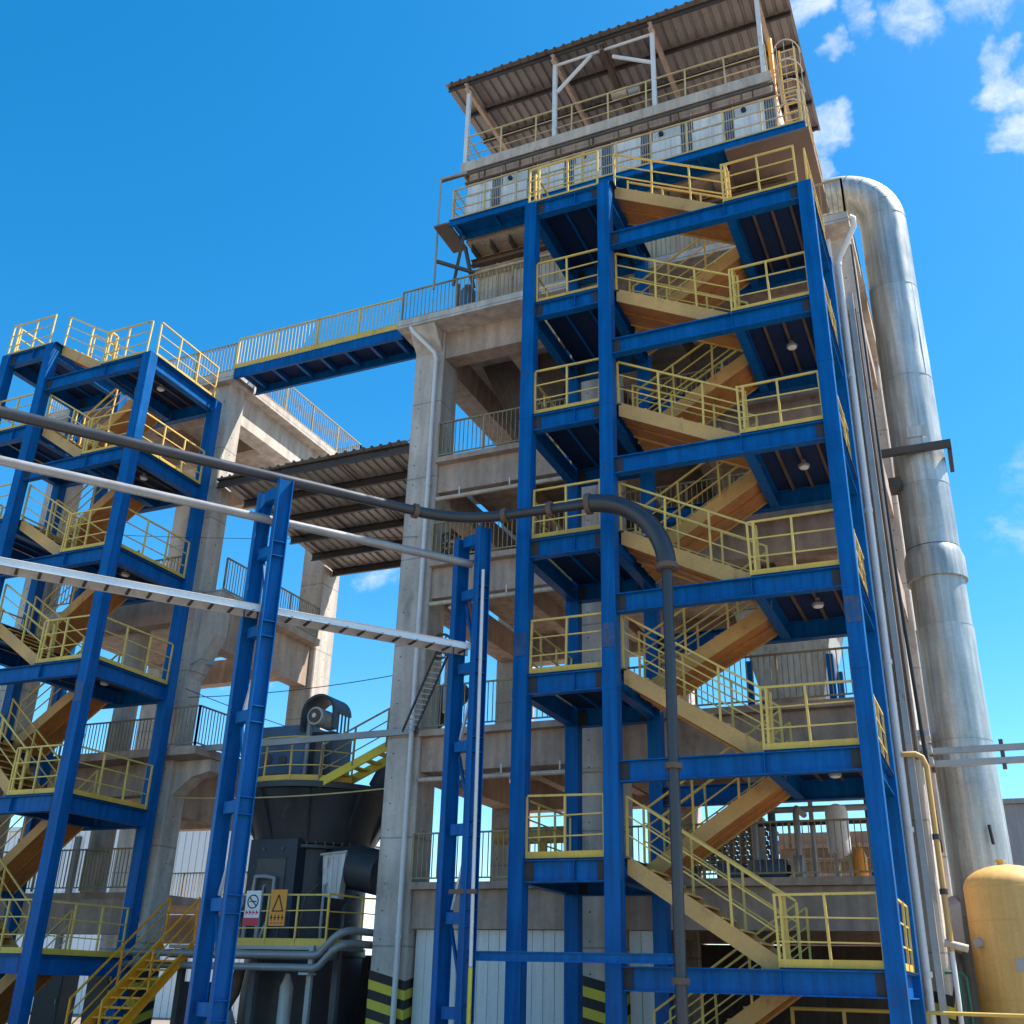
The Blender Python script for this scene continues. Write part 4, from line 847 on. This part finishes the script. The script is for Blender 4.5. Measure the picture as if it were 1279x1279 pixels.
Pl = thing('pipe_stand', 'slim grey stand carrying the two grey pipes before the mill', 'stand', (-13.2, 3.05, 0))
MB().box(-13.25, -13.13, 3.1, 3.2, 0, 2.35).build('stand_post', 'grey', Pl); MB().box(-13.32, -13.06, 2.86, 3.2, 1.72, 1.77).build('stand_arm', 'grey', Pl)
Bk = thing('white_bucket', 'white tapered sheet hood hanging on the dark mill wall', 'hood', (-14.0, 4.8, 3.8))
v = [(-14.28, 4.85, 4.55), (-13.6, 4.85, 4.6), (-13.6, 5.1, 4.6), (-14.28, 5.1, 4.55), (-14.2, 4.85, 3.55), (-13.72, 4.85, 3.5), (-13.72, 5.1, 3.5), (-14.2, 5.1, 3.55)]
MB().add(v, [(0,1,2,3),(7,6,5,4),(0,4,5,1),(1,5,6,2),(2,6,7,3),(3,7,4,0)]).build('shell', 'greyw', Bk); MB().bar((-14.34, 4.83, 4.57), (-13.54, 4.83, 4.63), .04, .05).build('rim', 'grey', Bk)
for x in (-14.1, -13.95, -13.8): MB().bar((x-.02, 4.84, 4.5), (x, 4.84, 3.58), .02, .03).build('rib', 'greyw', Bk)
solo(MB().lathe((-14.6, 4.3, 0), [(.16, 0), (.16, 1.45), (.1, 1.6), (.05, 1.75)], 20), 'white_cylinder', 'greyw', 'slim pale gas cylinder standing under the mill platform', 'cylinder')
solo(MB().tube([(-15.8, 4.0, 1.9), (-15.9, 4.0, 1.3), (-16.3, 4.0, .7), (-16.9, 4.0, .4)], .14, 14), 'flexible_hose', 'angle', 'brownish flexible hose hanging under the mill platform', 'hose')
solo(MB().channel((-19.3, 3.85, 7.3), (-11.2, 3.85, 7.36), .1, .16, .01, -1), 'grey_duct_bar', 'lightpipe', 'long pale grey cable duct spanning between the two concrete buildings before the mill', 'cable duct')
def wire(p, q, sag, label, r=.012, mt_='black'):
    p, q = Vector(p), Vector(q); pts = [p.lerp(q, i/12)-Vector((0,0,sag*4*(i/12)*(1-i/12))) for i in range(13)]
    solo(MB().tube(pts, r, 5), 'wire', mt_, label, 'wire')
wire((-18.93, 4.2, 8.9), (-12.1, 4.2, 8.95), .12, 'thin dark cable strung between the columns above the mill')
wire((-18.9, 9.5, 17.9), (-12.1, 6, 17.7), .15, 'thin dark cable strung above the sheet canopy')
wire((-18.93, 4.25, 6.1), (-12.1, 4.25, 6.05), .1, 'pale thin cable strung across the flared mill top', .02, 'cream')
wire((-24.5, -.02, 13.4), (-11.6, 3.94, 12.7), .2, 'thin cable crossing from the left stair tower to the pale column', .008)
wire((-18.9, 4.0, 9.1), (-16.9, 7.5, 8.4), .05, 'short dark cable from the left column down to the mill cabinet')

# ground-floor works below the mill and the left building
Fd = thing('mill_foundation', 'dark foundation wall under the black mill', 'foundation', (-15.5, 7, 0))
MB().box(-18.6, -12.3, 8.7, 9.1, 0, 2.3).build('rear_wall', 'darkwall', Fd); MB().box(-18.2, -12.5, 4.7, 8.69, 0, .45).build('plinth', 'darkwall', Fd)
for i, (x, y, w_, h, lab) in enumerate(((-21.4, 5.2, .8, 1.7, 'dark electrical cabinet on the ground behind the left stair tower'), (-19.3, 6.4, .7, 1.5, 'dark electrical cabinet on the ground behind the yellow stair'), (-24, 6, 1.0, 1.6, 'dark electrical cabinet on the ground at the left edge'))):
    K = thing('electrical_cabinet', lab, 'cabinet', (x, y, 0))
    MB().box(x-w_/2, x+w_/2, y, y+.6, .08, h).build('body', 'darkslate', K); MB().box(x-w_/2-.03, x+w_/2+.03, y-.03, y+.63, 0, .078).build('plinth', 'recess', K); MB().box(x-w_/2+.05, x+w_/2-.05, y-.012, y-.001, .15, h-.06).build('door', 'mill', K)
    MB().box(x+w_/2-.14, x+w_/2-.11, y-.035, y-.013, h*.5, h*.5+.14).build('handle', 'grey', K)
Sb = thing('white_sack', 'white bulk sack standing on the ground beyond the yellow stair', 'sack', (-18.1, 6.6, 0))
MB().lathe((-18.1, 6.6, 0), [(.30, 0), (.36, .1), (.34, .4), (.2, .75), (.1, 1.0), (.13, 1.2)], 18).build('body', 'signw', Sb)
Pw = thing('pipe_bundle', 'cluster of upright pipes on the first floor behind the right stair tower railing', 'pipes', (-3, 9, 3.78))
for x, r_, mt_, h in ((-3.9, .07, 'grey', 3.2), (-3.6, .1, 'millblue', 3.2), (-2.6, .06, 'grey', 2.6), (-1.2, .09, 'darkpipe', 3.2), (-.9, .05, 'ypipe', 2.2)):
    MB().tube([(x, 9.2, 3.775), (x, 9.2, 3.775+h)], r_, 12).build('pipe', mt_, Pw)
MB().tube([(-4.2, 9.1, 5.9), (-.7, 9.1, 5.9)], .08, 12).build('pipe', 'grey', Pw); MB().tube([(-4.2, 9.1, 5.55), (-.7, 9.1, 5.55)], .05, 12).build('pipe', 'darkpipe', Pw)
Oc = thing('orange_cylinder', 'small orange cylinder on the first floor near the right corner', 'cylinder', (-1.35, 7.6, 3.78))
MB().lathe((-1.35, 7.6, 3.775), [(.16, 0), (.17, .05), (.17, .75), (.1, .95), (.04, 1.0), (.04, 1.1)], 18).build('body', 'orange', Oc)
# ------------------------------------------------------------------ buildings far behind
Wb = thing('white_warehouse', 'bright white clad warehouse far behind the mill', 'warehouse', (-36, 22, 0))
MB().box(-48, -27.5, 20.3, 32, 0, 7.9).build('wall', 'farwhite', Wb)
x = -48
while x < -27.7: MB().box(x+.02, x+.36, 20.2, 20.297, .02, 7.95).build('cladding_sheet', 'farwhite', Wb); x += .38
for z in (4.6,): MB().box(-48, -33.6, 20.0, 20.195, z, z+.35).build('band', 'recess', Wb)
for xx in (-46, -42.3, -38.6, -34.9): MB().box(xx, xx+.3, 20.05, 20.194, .02, 7.6).build('frame_post', 'recess', Wb)
MB().box(-48.2, -27.3, 20.0, 32.2, 7.96, 8.15).build('roof', 'farwhite', Wb)
Gb = thing('grey_hall', 'plain grey concrete hall far behind the ochre tank', 'hall', (12, 34, 0))
MB().box(1.2, 28, 30, 44, 0, 9.0).build('wall', 'fargrey', Gb); MB().box(1.0, 28.2, 29.8, 44.2, 9.01, 9.2).build('parapet', 'fargrey', Gb)
for i in range(6): MB().box(3+i*4, 5+i*4, 29.93, 29.997, 4.5, 6).build('window', 'recess', Gb)
Cg = thing('cooling_louvre', 'brown louvred cooling tower seen between the corner column and the big duct', 'cooling tower', (-2, 24, 0))
MB().box(-6, 1.0, 23.2, 26, 0, 7.2).build('casing', 'brick', Cg)
for i in range(9): MB().box(-6.1, 1.1, 22.9, 23.15, 2.6+i*.5, 2.75+i*.5).build('slat', 'brick', Cg)
